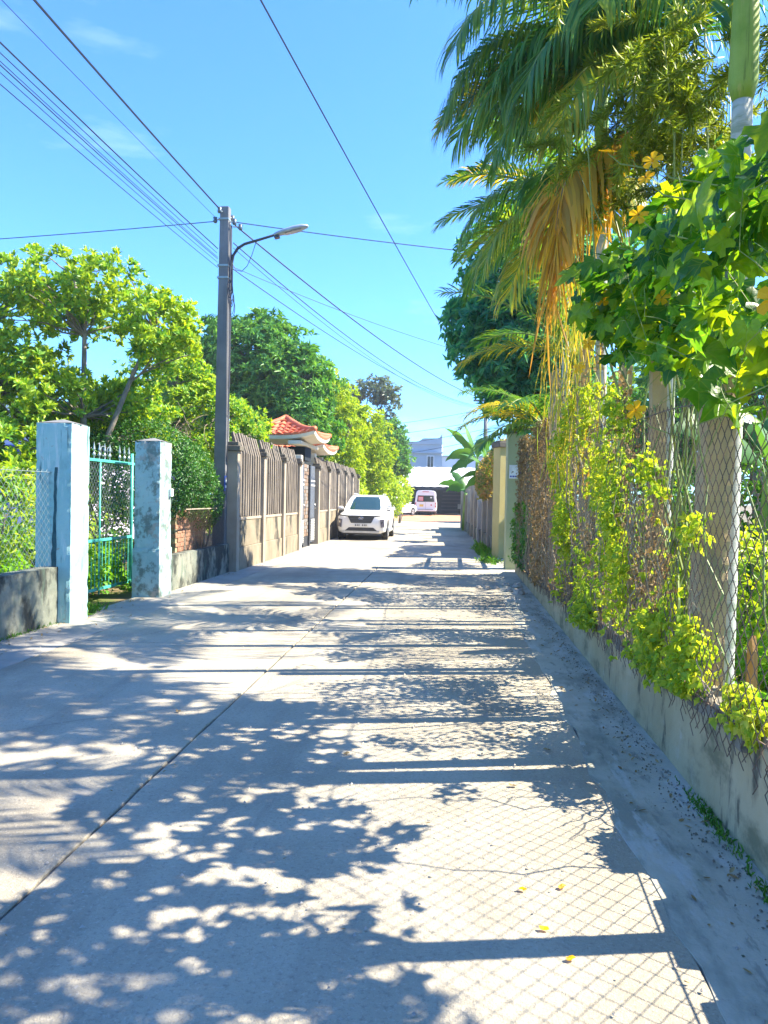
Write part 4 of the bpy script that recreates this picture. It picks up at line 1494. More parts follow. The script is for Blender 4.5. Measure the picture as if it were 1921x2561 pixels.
def suv(X, Y, label):
    """front faces -y; Y is the front bumper"""
    t = thing('parked_car', (X, Y + 2.1, 0), label, 'car', 'cars at the roadside')
    body = MB()
    st = [  # y, half width, bottom, shoulder z, top z
        (0.00, .66, .36, .74, .80), (0.05, .80, .30, .80, .90), (0.16, .87, .25, .84, .945), (0.45, .895, .24, .90, .985),
        (0.9, .90, .24, .95, 1.02), (1.25, .90, .24, .98, 1.05), (2.2, .90, .24, 1.0, 1.07), (3.3, .90, .25, 1.02, 1.08), (3.95, .88, .28, 1.02, 1.08),
        (4.2, .82, .34, .98, 1.06), (4.28, .70, .42, .90, 1.0)]
    secs = []
    for (y, w, b, s, tp) in st:
        half = [(w * .80, b), (w * .955, b + .07), (w * .99, b + .22), (w, (b + s) / 2 + .05), (w * .985, s - .05), (w * .93, s + .02), (w * .80, tp - .015), (w * .4, tp)]
        ring = [(X + hx, Y + y, z) for hx, z in half] + [(X - hx, Y + y, z) for hx, z in half[::-1]]
        secs.append(ring)
    loft(body, secs)
    bo = body.build('body', 'carwhite', t, smooth=True)
    sm = bo.modifiers.new('es', 'EDGE_SPLIT'); sm.split_angle = R(38)
    # cabin
    cab = MB()
    lv = [(1.03, 1.10, 4.10, .80), (1.15, 1.30, 4.08, .785), (1.35, 1.62, 3.98, .72), (1.54, 1.95, 3.84, .64), (1.60, 2.10, 3.76, .60), (1.635, 2.35, 3.55, .50)]
    secs = []
    for (z, ya, yb, w) in lv:
        secs.append([(X - w, Y + ya + .10, z), (X - w * .72, Y + ya + .02, z), (X, Y + ya, z), (X + w * .72, Y + ya + .02, z), (X + w, Y + ya + .10, z), (X + w, Y + (ya + yb) / 2, z), (X + w, Y + yb - .08, z), (X, Y + yb, z), (X - w, Y + yb - .08, z), (X - w, Y + (ya + yb) / 2, z)])
    loft(cab, secs)
    cb = cab.build('cabin', 'carwhite', t, smooth=True)
    sm = cb.modifiers.new('es', 'EDGE_SPLIT'); sm.split_angle = R(35)

    def lvl(z):
        for i in range(len(lv) - 1):
            if lv[i][0] <= z <= lv[i + 1][0]:
                k = (z - lv[i][0]) / (lv[i + 1][0] - lv[i][0])
                return [lv[i][j] + (lv[i + 1][j] - lv[i][j]) * k for j in range(4)]
        return lv[-1]
    ws = MB()
    rows = []
    for z in (1.075, 1.2, 1.35, 1.46, 1.555):
        _, ya, yb, w = lvl(z)
        rows.append([(X + w * .93 * u, Y + ya - .012 + .10 * max(0, abs(u) - .72) / .28 + .025 * min(1, abs(u) / .72), z + .008) for u in (-1, -.72, -.36, 0, .36, .72, 1)])
    n = 7
    ws.add([p for r_ in rows for p in r_], [(j * n + i, j * n + i + 1, (j + 1) * n + i + 1, (j + 1) * n + i) for j in range(4) for i in range(6)])
    ws.build('windscreen', 'carglass', t, smooth=True)
    for s in (-1, 1):
        for (ya0, ya1, za, zb) in ((1.62, 2.55, 1.10, 1.53), (2.62, 3.35, 1.10, 1.54), (3.40, 3.85, 1.12, 1.52)):
            m = MB()
            vs = []
            for z in (za, (za + zb) / 2, zb):
                _, a_, b_, w = lvl(z)
                cut = max(0, (a_ + .16) - ya0) if ya0 < 2 else 0
                vs += [(X + s * (w + .006), Y + ya0 + cut, z), (X + s * (w + .006), Y + min(ya1, b_ - .12), z)]
            m.add(vs, [(0, 1, 3, 2), (2, 3, 5, 4)])
            m.build('side_window', 'carglass', t)
        # mirror
        mi = MB()
        secs = []
        for (u, q) in ((0, .5), (.05, 1), (.16, 1), (.21, .6)):
            secs.append([(X + s * (.86 + u), Y + 1.52 + .05 * math.cos(a) * q + .03 * u, 1.12 + .075 * math.sin(a) * q) for a in np.linspace(0, 2 * math.pi, 9)[:-1]])
        loft(mi, secs)
        mi.build('wing_mirror', 'carwhite', t, smooth=True)
        MB().box(X + s * .80 - .04, X + s * .80 + .10, Y + 1.48, Y + 1.60, 1.035, 1.075).build('mirror_foot', 'plasticblack', t)
        # headlight pod and slim upper lamp
        h = MB()
        xc = X + s * .765
        vs = [(xc - s * .085, Y - .030, .75), (xc + s * .060, Y + .030, .77), (xc + s * .075, Y + .040, .50), (xc - s * .055, Y - .020, .46)]
        vs += [(p[0], p[1] + .08, p[2]) for p in vs]
        h.add(vs, [(0, 1, 2, 3), (0, 4, 5, 1), (1, 5, 6, 2), (2, 6, 7, 3), (3, 7, 4, 0)])
        hl = h.build('headlight', 'lens', t)
        MB().obox((xc - s * .005, Y - .008, .66), (.05, .03, .07), Matrix.Rotation(s * .5, 3, 'Z')).build('lamp_reflector', 'chrome', hl)
        d = MB()
        d.add([(X + s * .44, Y - .030, .885), (X + s * .80, Y + .020, .915), (X + s * .80, Y + .022, .875), (X + s * .44, Y - .030, .835)], [(0, 1, 2, 3)])
        d.build('daytime_lamp', 'plasticblack', t)
        for y in (.82, 3.42):
            a = MB()
            K = 16
            vs = []
            for k in range(K + 1):
                th = math.pi * k / K
                for q in (.34, .42):
                    vs.append((X + s * .906, Y + y + q * math.cos(th), .33 + q * math.sin(th) * .98))
            a.add(vs, [(2 * k, 2 * k + 1, 2 * k + 3, 2 * k + 2) for k in range(K)])
            vs2 = [(X + s * .904, Y + y + .35 * math.cos(th), .33 + .35 * math.sin(th)) for th in np.linspace(0, 2 * math.pi, 20)[:-1]]
            a.add(vs2, [tuple(range(len(vs2)))])
            a.build('wheel_arch', 'plasticblack', t)
            wheel(t, X + s * .79, Y + y, .335, .235, s)
        MB().box(X + s * .89 - .02, X + s * .89 + .02, Y + 1.2, Y + 3.05, .27, .36).build('sill_trim', 'silver', t)
        for y in (2.30, 3.10):
            MB().box(X + s * .905 - .012, X + s * .905 + .012, Y + y, Y + y + .18, .84, .87).build('door_handle', 'carwhite', t)
        MB().obox((X + s * .66, Y + 4.26, .92), (.26, .05, .10), Matrix.Rotation(s * .35, 3, 'Z')).build('tail_light', 'redlens', t)
    g = MB()
    g.prism([(X - .50, .885), (X - .36, .62), (X + .36, .62), (X + .50, .885)][::-1], 'y', Y - .016, Y + .02)
    gr = g.build('grille', 'plasticblack', t)
    for k in range(4):
        MB().box(X - .40 - .02 * k, X + .40 + .02 * k, Y - .024, Y - .016, .66 + .055 * k, .672 + .055 * k).build('grille_slat', 'grey_metal', gr)
    em = MB()
    pts = [(X + .085 * math.cos(a), Y - .034, .79 + .045 * math.sin(a)) for a in np.linspace(0, 2 * math.pi, 17)]
    em.tube(pts, .008, 5, cap=False)
    em.tube([(X - .045, Y - .034, .765), (X - .02, Y - .034, .815)], .008, 5)
    em.tube([(X + .02, Y - .034, .765), (X + .045, Y - .034, .815)], .008, 5)
    em.tube([(X - .034, Y - .034, .785), (X + .034, Y - .034, .796)], .007, 5)
    em.build('emblem', 'chrome', gr)
    MB().prism([(X - .58, .34), (X + .58, .34), (X + .44, .46), (X - .44, .46)], 'y', Y - .012, Y + .06).build('lower_grille', 'plasticblack', t)
    MB().prism([(X - .62, .27), (X + .62, .27), (X + .66, .335), (X - .66, .335)], 'y', Y - .008, Y + .10).build('skid_plate', 'silver', t)
    pl = MB().box(X - .26, X + .26, Y - .022, Y - .004, .49, .60).build('number_plate', 'plate', t, bevel=.004)
    for k in range(7):
        if k != 3:
            MB().box(X - .215 + .063 * k, X - .18 + .063 * k, Y - .0245, Y - .022, .515, .575).build('plate_character', 'plasticblack', pl)
    MB().box(X - .75, X + .75, Y + .3, Y + 4.0, .19, .26).build('underbody', 'plasticblack', t)
    for s in (-1, 1):
        MB().tube([(X + s * .56, Y + 2.2, 1.64), (X + s * .57, Y + 2.4, 1.675), (X + s * .57, Y + 3.4, 1.675), (X + s * .56, Y + 3.6, 1.64)], .016, 6).build('roof_rail', 'silver', t)
    MB().obox((X, Y + 2.46, 1.60), (.9, .02, .01), Matrix.Identity(3)).build('roof_seam', 'plasticblack', t)
    return t


car = suv(-3.22, 26.95, 'white crossover car with emblem parked facing the camera beside the picket fence')


def minibus(X, Y, label):
    """rear faces -y"""
    t = thing('parked_van', (X, Y + 2.7, 0), label, 'van')
    W0 = 1.0
    prof = [(.90, .36), (.985, .45), (1.0, .75), (.995, 1.2), (.93, 1.75), (.86, 2.12), (.72, 2.24), (.35, 2.27)]
    m = MB()
    secs = []
    for (y, k, dz) in ((0, .965, -.02), (.07, 1, 0), (4.2, 1, 0), (4.6, .98, -.02), (5.3, .93, -.9), (5.6, .84, -1.1)):
        ring = []
        for (x, z) in prof:
            zz = z if z < 1.1 else max(1.1, z + dz) if dz < -.5 else z + dz
            ring.append((X + x * k, Y + y, zz))
        for (x, z) in prof[::-1]:
            zz = z if z < 1.1 else max(1.1, z + dz) if dz < -.5 else z + dz
            ring.append((X - x * k, Y + y, zz))
        secs.append(ring)
    loft(m, secs)
    b = m.build('body', 'carwhite', t, smooth=True)
    sm = b.modifiers.new('es', 'EDGE_SPLIT'); sm.split_angle = R(35)
    w = MB().prism([(X - .80, 1.22), (X + .80, 1.22), (X + .72, 1.80), (X - .72, 1.80)], 'y', Y - .015, Y + .02).build('rear_window', 'darkglass', t, bevel=.01)
    st = MB().box(X - .68, X - .22, Y - .020, Y - .015, 1.30, 1.70).build('window_sticker', 'sticker', w)
    for k in range(3):
        MB().box(X - .64, X - .26, Y - .024, Y - .020, 1.36 + .11 * k, 1.40 + .11 * k).build('sticker_text_line', 'plate', st)
    MB().box(X + .42, X + .58, Y - .020, Y - .015, 1.56, 1.66).build('small_sticker', 'whiteplate', w)
    for s in (-1, 1):
        tl = MB().prism([(X + s * .86, .72), (X + s * .97, .72), (X + s * .965, 1.16), (X + s * .88, 1.16)][::s], 'y', Y - .018, Y + .05).build('tail_light', 'redlens', t)
        MB().box(X + s * .915 - .035, X + s * .915 + .035, Y - .022, Y - .018, .90, .98).build('reverse_lamp', 'plate', tl)
        for y in (.95, 4.5):
            wheel(t, X + s * .84, Y + y, .34, .22, s)
        for q in range(3):
            m = MB()
            y0 = Y + .5 + q * 1.25
            m.add([(X + s * 1.003, y0, 1.22), (X + s * 1.003, y0 + 1.1, 1.22), (X + s * .935, y0 + 1.1, 1.75), (X + s * .935, y0, 1.75)], [(0, 1, 2, 3)])
            m.build('side_window', 'darkglass', t)
        MB().box(X + s * 1.12 - .06, X + s * 1.12 + .06, Y + 4.55, Y + 4.65, 1.2, 1.45).build('wing_mirror', 'plasticblack', t)
    MB().box(X - .94, X + .94, Y - .09, Y + .10, .36, .56).build('bumper', 'carwhite', t, bevel=.03)
    MB().box(X - .70, X + .70, Y - .105, Y - .09, .50, .54).build('bumper_step', 'plasticblack', t)
    MB().box(X - .56, X - .20, Y - .02, Y + .0, .78, .98).build('number_plate', 'plateyel', t)
    MB().tube([(X + .52, Y - .022, .93), (X + .52, Y + .0, .93)], .07, 12).build('round_badge', 'redlens', t)
    MB().box(X - .006, X + .006, Y - .012, Y + .0, .56, 1.2).build('door_seam', 'plasticblack', t)
    MB().box(X - .8, X + .8, Y + .2, Y + 5.2, .25, .38).build('underbody', 'plasticblack', t)
    MB().box(X - .30, X + .30, Y - .03, Y + .02, 2.12, 2.17).build('brake_lamp', 'redlens', t)
    return t


minibus(-2.42, 70.0, 'white minibus seen from behind with red window sticker at the lane end')
c2 = copy_tree(car)
c2.rotation_euler.z = R(180 - 25)
c2.location = (-4.75, 66.0, 0)
tag(c2, 'white car half hidden behind the bush left of the minibus', 'car', 'cars at the roadside')


# ================================================================ LITTER AND STONES
def fallen_leaf(x, y, s, rot, mat, label):
    rr = random.Random(int(x * 1000 + y * 77))
    m = MB()
    n = 9
    pts = []
    for i in range(n):
        a = 2 * math.pi * i / n
        r_ = s * (0.55 + .45 * abs(math.cos(a))) * rr.uniform(.75, 1.1)
        pts.append((x + r_ * math.cos(a + rot), y + r_ * math.sin(a + rot) * .8, 0.006 + rr.uniform(.002, .5 * s)))
    m.add(pts + [(x, y, .008)], [(i, (i + 1) % n, n) for i in range(n)])
    return tag(m.build('fallen_leaf', mat), label, 'leaf', 'fallen leaves on the lane')


LV = [(0.31, 3.02, .020, 'petal', 'larger yellow fallen flower between near and second post shadow'),
      (0.47, 3.06, .022, 'lf_gold', 'brown-gold fallen leaf right beside the larger yellow flower'),
      (0.36, 2.75, .020, 'petal', 'yellow fallen flower in the middle of the near mesh shadow'),
      (0.43, 2.58, .020, 'petal', 'yellow fallen flower nearest to the camera'),
      (0.36, 4.12, .026, 'lf_dry', 'brown fallen leaf in the shadow of the second post'),
      (0.42, 5.0, .034, 'lf_dry', 'curled brown fallen leaf just beyond the second post shadow'),
      (0.62, 4.75, .028, 'lf_dry', 'brown fallen leaf near the edge of wall shadow'),
      (0.93, 6.35, .03, 'lf_dry', 'reddish dry leaf lying in the gutter shade'),
      (-1.9, 5.2, .03, 'lf_dry', 'dry leaf left of the centre seam'),
      (-0.6, 4.5, .025, 'lf_dry', 'small dry leaf in the middle of the lane')]
for (x, y, s, mt, lb) in LV:
    fallen_leaf(x, y, s, x * 9, mt, lb)


def stone(x, y, s, label, seed):
    rr = random.Random(seed)
    m = MB()
    K, J = 7, 4
    secs = []
    for j in range(J):
        z = s * .9 * j / (J - 1)
        q = s * math.sqrt(max(.12, 1 - (j / J) ** 2)) * rr.uniform(.8, 1.1)
        secs.append([(x + q * math.cos(2 * math.pi * k / K) * rr.uniform(.75, 1.2), y + q * math.sin(2 * math.pi * k / K) * rr.uniform(.75, 1.2), z + rr.uniform(-.1, .1) * s - .005) for k in range(K)])
    loft(m, secs)
    return tag(m.build('rubble_stone', 'rubble'), label, 'stone', 'rubble at the foot of the wall')


for i, (x, y, s) in enumerate(((1.12, 12.6, .10), (.98, 12.9, .07), (.80, 13.3, .06), (.62, 13.2, .07), (.50, 13.35, .05), (1.18, 13.5, .11), (1.0, 13.8, .07), (.9, 12.2, .04))):
    stone(x, y, s, ['largest pale stone against the wall end', 'rubble stone beside the largest stone', 'small rubble stone in the middle of the row', 'flat rubble stone at the left of the row', 'leftmost small rubble stone of the row', 'big stone at the foot of olive pillar', 'medium stone behind the rubble row', 'lone pebble in front of the rubble row'][i], i)


def grass_tuft(name, label, cx, cy, rx, ry, n, h, mat, seed, z=0.0):
    rng = np.random.default_rng(seed)
    p = np.stack([cx + rng.normal(0, rx, n), cy + rng.normal(0, ry, n), np.full(n, z)], 1)
    d = np.stack([rng.normal(0, .5, n), rng.normal(0, .5, n), rng.uniform(.5, 1.2, n)], 1)
    LL = h * rng.uniform(.4, 1.3, n)
    v, f = leaves_np(p, d, rng.normal(size=(n, 3)), LL, LL * .16, droop=.35)
    o = np_mesh(name, v, f, mat)
    return tag(o, label, 'weeds', None, 'stuff')


grass_tuft('weeds', 'tuft of green weeds at the foot of the yellow pillar', .98, 18.9, .14, .35, 260, .13, 'lf_hedge', 1)
grass_tuft('weeds', 'low weeds along the foot of the far right wall', .95, 22.5, .10, 1.4, 500, .18, 'lf_ground', 2)
grass_tuft('weeds', 'dark moss and weeds on the foot of the near right wall', 1.29, 3.75, .02, .22, 260, .04, 'lf_hedge', 3)
grass_tuft('weeds', 'small moss patch at the right wall foot nearest the camera', 1.285, 2.95, .02, .15, 250, .04, 'lf_hedge', 6)
grass_tuft('weeds', 'weeds sprouting under the turquoise gate', -4.60, 9.3, .05, .15, 200, .11, 'lf_hedge', 4)
grass_tuft('weeds', 'sparse weeds along the low left wall', -4.565, 7.8, .02, .5, 130, .05, 'lf_hedge', 5)

# ================================================================ VEGETATION
def frond_np(base, az, e0, length, droop, n=34, ll=0.5, lw=0.034, hang=0.5, rng=RNG, vee=0.5, sweep=0.55, twist=0.0):
    """one pinnate palm frond; returns leaflets (v,f) and rachis points"""
    S = 16
    ds = length / S
    p = np.array(base, float)
    pts = [p.copy()]
    tan = []
    for i in range(S):
        s = i / S
        e = e0 - droop * (s ** 1.15)
        a = az + twist * s
        d = np.array([math.cos(e) * math.cos(a), math.cos(e) * math.sin(a), math.sin(e)])
        tan.append(d)
        p = p + d * ds
        pts.append(p.copy())
    tan.append(tan[-1])
    pts, tan = np.array(pts), np.array(tan)
    V, F3, F4 = [], [], []
    c = 0
    for j in range(n):
        s = 0.14 + 0.86 * (j + .5) / n
        q = s * S
        i = min(int(q), S - 1)
        fr = q - i
        P = pts[i] * (1 - fr) + pts[i + 1] * fr
        T = unit(tan[i] * (1 - fr) + tan[i + 1] * fr)
        side = np.cross(T, [0, 0, 1.])
        if np.linalg.norm(side) < .15:
            side = np.array([-math.sin(az), math.cos(az), 0])
        side = unit(side)
        upv = np.cross(side, T)
        L = ll * (0.35 + 0.65 * math.sin(math.pi * min(1, (0.10 + s * .86)) ** .9)) * rng.uniform(.85, 1.12)
        for sg in (-1, 1):
            d = unit(side * sg + T * (sweep + .5 * s) + upv * (vee * rng.uniform(.5, 1.1)) + rng.normal(0, .06, 3))
            w = lw * rng.uniform(.8, 1.2)
            wv = unit(np.cross(d, upv))* w * .5
            m1 = P + d * L * .45 + np.array([0, 0, -1]) * hang * L * .10
            d2 = unit(d + np.array([0, 0, -1.]) * hang * rng.uniform(.7, 1.4))
            m2 = m1 + d2 * L * .33
            d3 = unit(d2 + np.array([0, 0, -1.]) * hang * rng.uniform(.6, 1.5))
            tip = m2 + d3 * L * .27
            V += [P - wv * .5, P + wv * .5, m1 - wv, m1 + wv, m2 - wv * .75, m2 + wv * .75, tip]
            F4 += [(c, c + 1, c + 3, c + 2), (c + 2, c + 3, c + 5, c + 4)]
            F3 += [(c + 4, c + 5, c + 6)]
            c += 7
    return np.array(V), [np.array(F3), np.array(F4)], pts


def palm(label, base, top, fronds, trunk_r=0.06, sheath=0.8, seed=1, group='slender palms behind the wire fence', bend=0.1):
    rng = np.random.default_rng(seed)
    t = thing('palm_tree', base, label, 'palm', group)
    b, tp = Vector(base), Vector(top)
    pts, rr = [], []
    N = 26
    for i in range(N + 1):
        s = i / N
        p = b.lerp(tp, s)
        p.x += bend * math.sin(math.pi * s) * .3
        pts.append(p)
        rr.append(trunk_r * (1.25 - .3 * s) * (1.06 if i % 2 else 1.0))
    MB().tube(pts, rr, 12).build('trunk', 'palmtrunk', t, smooth=True)
    ax = (tp - b).normalized()
    st = tp + ax * sheath
    MB().tube([tp - ax * .02, tp + ax * .08, tp + ax * sheath * .5, tp + ax * sheath * .9, st + ax * .1], [trunk_r * 1.0, trunk_r * 1.45, trunk_r * 1.3, trunk_r * .9, trunk_r * .4], 12).build('crownshaft', 'sheath', t, smooth=True)
    for fr in fronds:
        az, e0, L, dr = fr[:4]
        o = fr[4] if len(fr) > 4 else {}
        o = dict(o)
        mat = o.pop('mat', 'lf_palm')
        q = np.array(st[:]) + np.array(o.pop('off', (0, 0, 0)))
        v, f, pt = frond_np(q, R(az), R(e0), L, R(dr), rng=rng, **o)
        fo = np_mesh('frond', v, f, mat, t)
        MB().tube([tuple(x) for x in pt], [0.022 * (1 - .85 * i / (len(pt) - 1)) for i in range(len(pt))], 5).build('rachis', 'greenstem' if mat != 'lf_gold' else 'drystem', fo)
    return t


# azimuth: 180 = over the lane, 270 = towards the camera, 90 = away
palm('nearest slender palm with smooth pale trunk and green sheath at upper right', (1.66, 4.80, 0), (1.66, 4.70, 3.95),
     [(178, 42, 2.2, 105), (215, 30, 2.0, 110), (330, 45, 1.8, 110, dict(mat='lf_palmy')), (200, 70, 2.0, 60), (10, 8, 1.7, 60, dict(mat='lf_palmy', hang=.8))],
     0.058, 0.95, 1, bend=0)
palm('tall palm with drooping dark fronds over the lane at top centre right', (1.56, 8.35, 0), (1.50, 8.30, 5.35),
     [(182, 38, 1.95, 120, dict(n=78, hang=1.7, ll=.78, lw=.027)), (200, 20, 2.2, 105, dict(n=78, hang=2.0, ll=.82, lw=.027)), (225, 8, 2.1, 90, dict(n=78, hang=2.1, ll=.82, lw=.027)), (258, 22, 2.2, 110, dict(hang=2.0, n=78, ll=.82, lw=.027)), (160, 24, 1.9, 95, dict(hang=1.6, n=78, ll=.75, lw=.027)),
      (174, 8, 1.9, 60, dict(mat='lf_palmy', hang=.5, n=44)), (190, 60, 2.2, 80, dict(n=78, hang=1.5, ll=.75, lw=.027)), (245, 58, 2.2, 90, dict(n=78, hang=1.7, ll=.75, lw=.027)), (214, 40, 2.3, 120, dict(hang=2.0, n=78, ll=.82, lw=.027)), (278, -2, 2.0, 70, dict(hang=2.0, n=78, ll=.82, lw=.027)), (240, -12, 1.8, 60, dict(hang=1.5, n=50, ll=.6, mat='lf_palmy')), (190, -10, 1.7, 55, dict(hang=1.2, n=50, ll=.55)), (290, 50, 2.2, 95, dict(hang=1.8, n=78, ll=.78, lw=.027))],
     0.052, 0.85, 2)
palm('middle palm whose stiff dark fronds with yellow tips fan left over the lane', (1.62, 11.3, 0), (1.56, 11.25, 5.10),
     [(180, 15, 1.9, 50, dict(hang=.35, vee=.25, n=46)), (196, 32, 1.9, 60, dict(hang=.35, n=46)), (165, 2, 1.8, 55, dict(hang=.4, n=46)), (186, -8, 1.7, 50, dict(mat='lf_palmy', hang=.3, n=46)), (178, 45, 1.8, 70, dict(mat='lf_palmy', n=46)), (205, -14, 1.7, 45, dict(hang=.6, n=46)), (170, -22, 1.6, 40, dict(hang=.6, n=46)), (225, 20, 1.8, 80, dict(n=46)), (260, 30, 1.7, 90, dict(n=46)), (20, 30, 1.9, 90), (90, 35, 1.9, 90), (310, 30, 1.8, 90), (200, 5, 1.8, 70, dict(n=46)), (240, -5, 1.7, 60, dict(n=46, hang=.9)), (215, 60, 1.9, 70, dict(n=46))],
     0.052, 0.7, 3)
palm('second drooping palm close behind the tall one, its crown hidden in hanging leaves', (1.95, 7.3, 0), (1.95, 7.25, 4.75),
     [(a_, e_, 2.0, d_, dict(n=72, hang=2.0, ll=.8, lw=.027, mat=m_)) for (a_, e_, d_, m_) in ((185, 45, 120, 'lf_palm'), (210, 30, 110, 'lf_palm'), (235, 45, 120, 'lf_palm'), (262, 35, 115, 'lf_palm'), (290, 45, 110, 'lf_palm'), (165, 25, 100, 'lf_palm'), (222, 5, 85, 'lf_palmy'), (200, 65, 90, 'lf_palm'), (250, 70, 90, 'lf_palm'), (196, 8, 80, 'lf_palm'))],
     0.05, 0.75, 7)
palm('yellowish palm half hidden between the tall palm and the stiff palm', (1.72, 9.3, 0), (1.70, 9.25, 4.35),
     [(a_, e_, 1.9, d_, dict(n=64, hang=1.6, ll=.7, lw=.028, mat=m_)) for (a_, e_, d_, m_) in ((185, 40, 110, 'lf_palm'), (205, 15, 95, 'lf_palmy'), (235, 40, 115, 'lf_palm'), (262, 20, 100, 'lf_palmy'), (170, 10, 80, 'lf_palm'), (222, 65, 90, 'lf_palm'), (195, 65, 80, 'lf_palm'), (280, 50, 100, 'lf_palm'), (215, -10, 70, 'lf_palmy'))],
     0.045, 0.6, 9)
palm('short palm with upright dark fronds below the stiff palm', (1.72, 9.9, 0), (1.62, 9.95, 2.75),
     [(160, 68, 2.3, 38, dict(hang=.25, vee=.2)), (178, 52, 2.1, 55, dict(hang=.35)), (200, 78, 2.2, 45, dict(hang=.3)), (140, 45, 1.9, 70), (240, 65, 1.8, 70), (60, 60, 2.0, 70), (182, 30, 1.6, 70, dict(mat='lf_palmy', hang=.5)), (320, 55, 1.7, 80)],
     0.045, 0.55, 4)
palm('low young palm with yellowish frond tips above the olive pillar', (1.62, 13.0, 0), (1.55, 12.95, 2.35),
     [(180, 30, 1.6, 75, dict(mat='lf_palmy', hang=.5)), (165, 55, 1.7, 70), (205, 40, 1.6, 80, dict(mat='lf_palmy')), (190, 5, 1.4, 60, dict(hang=.6)), (240, 45, 1.5, 80), (130, 50, 1.6, 80), (30, 50, 1.6, 80), (280, 50, 1.4, 80), (215, 15, 1.5, 70)],
     0.04, 0.4, 5)


def dead_frond():
    rng = np.random.default_rng(12)
    t = thing('dead_palm_frond', (1.62, 7.55, 4.9), 'large golden dead palm frond hanging down beside the gourd vine', 'palm frond')
    v, f, pt = frond_np((1.92, 7.3, 4.72), R(218), R(12), 2.0, R(108), n=64, ll=0.85, lw=0.042, hang=1.1, rng=rng, vee=.15, sweep=.7)
    np_mesh('leaflets', v, f, 'lf_gold', t)
    MB().tube([tuple(x) for x in pt], [0.022 * (1 - .8 * i / 16) for i in range(17)], 6).build('rachis', 'drystem', t)
    # long dry strips trailing below
    n = 260
    k = rng.integers(6, 17, n)
    p = pt[k] + rng.normal(0, .05, (n, 3))
    p[:, 2] -= rng.uniform(0, .35, n)
    d = np.stack([rng.normal(-.1, .16, n), rng.normal(0, .16, n), -np.ones(n)], 1)
    LL = rng.uniform(.3, .85, n)
    v, f = leaves_np(p, d, rng.normal(size=(n, 3)), LL, np.full(n, .02), droop=.05, kind='oval')
    np_mesh('dry_strips', v, f, 'lf_gold', t)
    return t


dead_frond()
rng_s = np.random.default_rng(33)


def trailing_strips():
    t = thing('dry_creeper', (1.45, 8.6, 1.0), 'dry hanging strips and pale stems below the golden frond', 'creeper')
    n = 380
    y = rng_s.uniform(7.6, 10.2, n)
    p = np.stack([1.32 + rng_s.normal(0, .10, n), y, rng_s.uniform(2.0, 4.0, n)], 1)
    d = np.stack([rng_s.normal(0, .15, n), rng_s.normal(0, .2, n), -np.ones(n)], 1)
    LL = rng_s.uniform(.25, .7, n)
    v, f = leaves_np(p, d, rng_s.normal(size=(n, 3)), LL, np.full(n, .014), droop=.06, kind='oval')
    np_mesh('dry_strips', v, f, 'lf_palmy', t)
    m = MB()
    for k in range(16):
        yy = 7.6 + k * .17
        limb(m, (1.40, yy, .4), (1.30 + random.uniform(-.1, .1), yy + random.uniform(-.3, .3), random.uniform(2.6, 3.9)), .014, .006, 5, .08, 6)
    m.build('stems', 'drystem', t)
    return t


trailing_strips()


def feathery():
    rng = np.random.default_rng(5)
    t = thing('feathery_creeper', (1.75, 5.9, 0), 'feathery olive-yellow creeper between palm crown and gourd vine', 'creeper')
    n = 23000
    # drooping sprays
    ns = 150
    c = np.array([1.60, 6.0, 4.55]) + rng.normal(0, 1, (ns, 3)) * np.array([.34, .5, .34])
    sd = unit(np.stack([rng.normal(-.35, .5, ns), rng.normal(-.3, .5, ns), rng.normal(-.4, .5, ns)], 1))
    idx = rng.integers(0, ns, n)
    u = rng.uniform(0, .34, (n, 1))
    p = c[idx] + sd[idx] * u + np.array([0, 0, -1]) * u * u * .6
    d = sd[idx] + rng.normal(0, .75, (n, 3))
    LL = rng.uniform(.05, .13, n)
    v, f = leaves_np(p, d, rng.normal(size=(n, 3)), LL, np.full(n, .0042), droop=.2)
    np_mesh('foliage', v, f, 'lf_wisp', t)
    m = MB()
    for k in range(14):
        q = c[rng.integers(0, ns)]
        limb(m, (1.6 + .1 * random.random(), 5.9 + random.uniform(-.3, .3), .2), q, .014, .004, 5, .06, 7)
    m.build('stems', 'greenstem', t)
    return t


feathery()


# ---- big-leaved gourd vine with yellow flowers
def lobed(variant):
    rr = random.Random(variant)
    dp = rr.uniform(.0, .9)            # how deep the lobes are cut
    half = [(0, .08), (.13, -.12), (.34, -.11), (.54, .02), (.46 - .08 * dp, .19 + .02 * dp), (.46 - .12 * dp, .29), (.62, .46), (.70, .62 + .05 * dp), (.46 - .03 * dp, .62 - .02 * dp), (.33 - .09 * dp, .66 - .09 * dp), (.22, .84), (.07, 1.04), (0, 1.16)]
    half = [(x * rr.uniform(.86, 1.14), y + rr.uniform(-.05, .05)) for x, y in half]
    half[0] = (0, half[0][1])
    half[-1] = (0, half[-1][1])
    out = half + [(-x * rr.uniform(.92, 1.08), y) for x, y in half[-2:0:-1]]
    curl = rr.uniform(.2, 1.1)
    cup = rr.uniform(-.45, .35)
    tw = rr.uniform(-.35, .35)

    def z(x, y):
        return -curl * .45 * max(0, y - .25) ** 1.6 + cup * abs(x) * .9 + tw * x * y + .04 * math.sin(9 * x + 5 * y + tw * 9)
    vs = [(x, y, z(x, y)) for x, y in out]
    mid = [(x * .5, .28 + (y - .28) * .5, z(x * .5, .28 + (y - .28) * .5) + .02) for x, y in out]
    n = len(vs)
    vs = vs + mid + [(0, .28, 0.03)]
    fs4 = [(i, (i + 1) % n, n + (i + 1) % n, n + i) for i in range(n)]
    fs3 = [(n + i, n + (i + 1) % n, 2 * n) for i in range(n)]
    return np.array(vs), np.array(fs3), np.array(fs4)


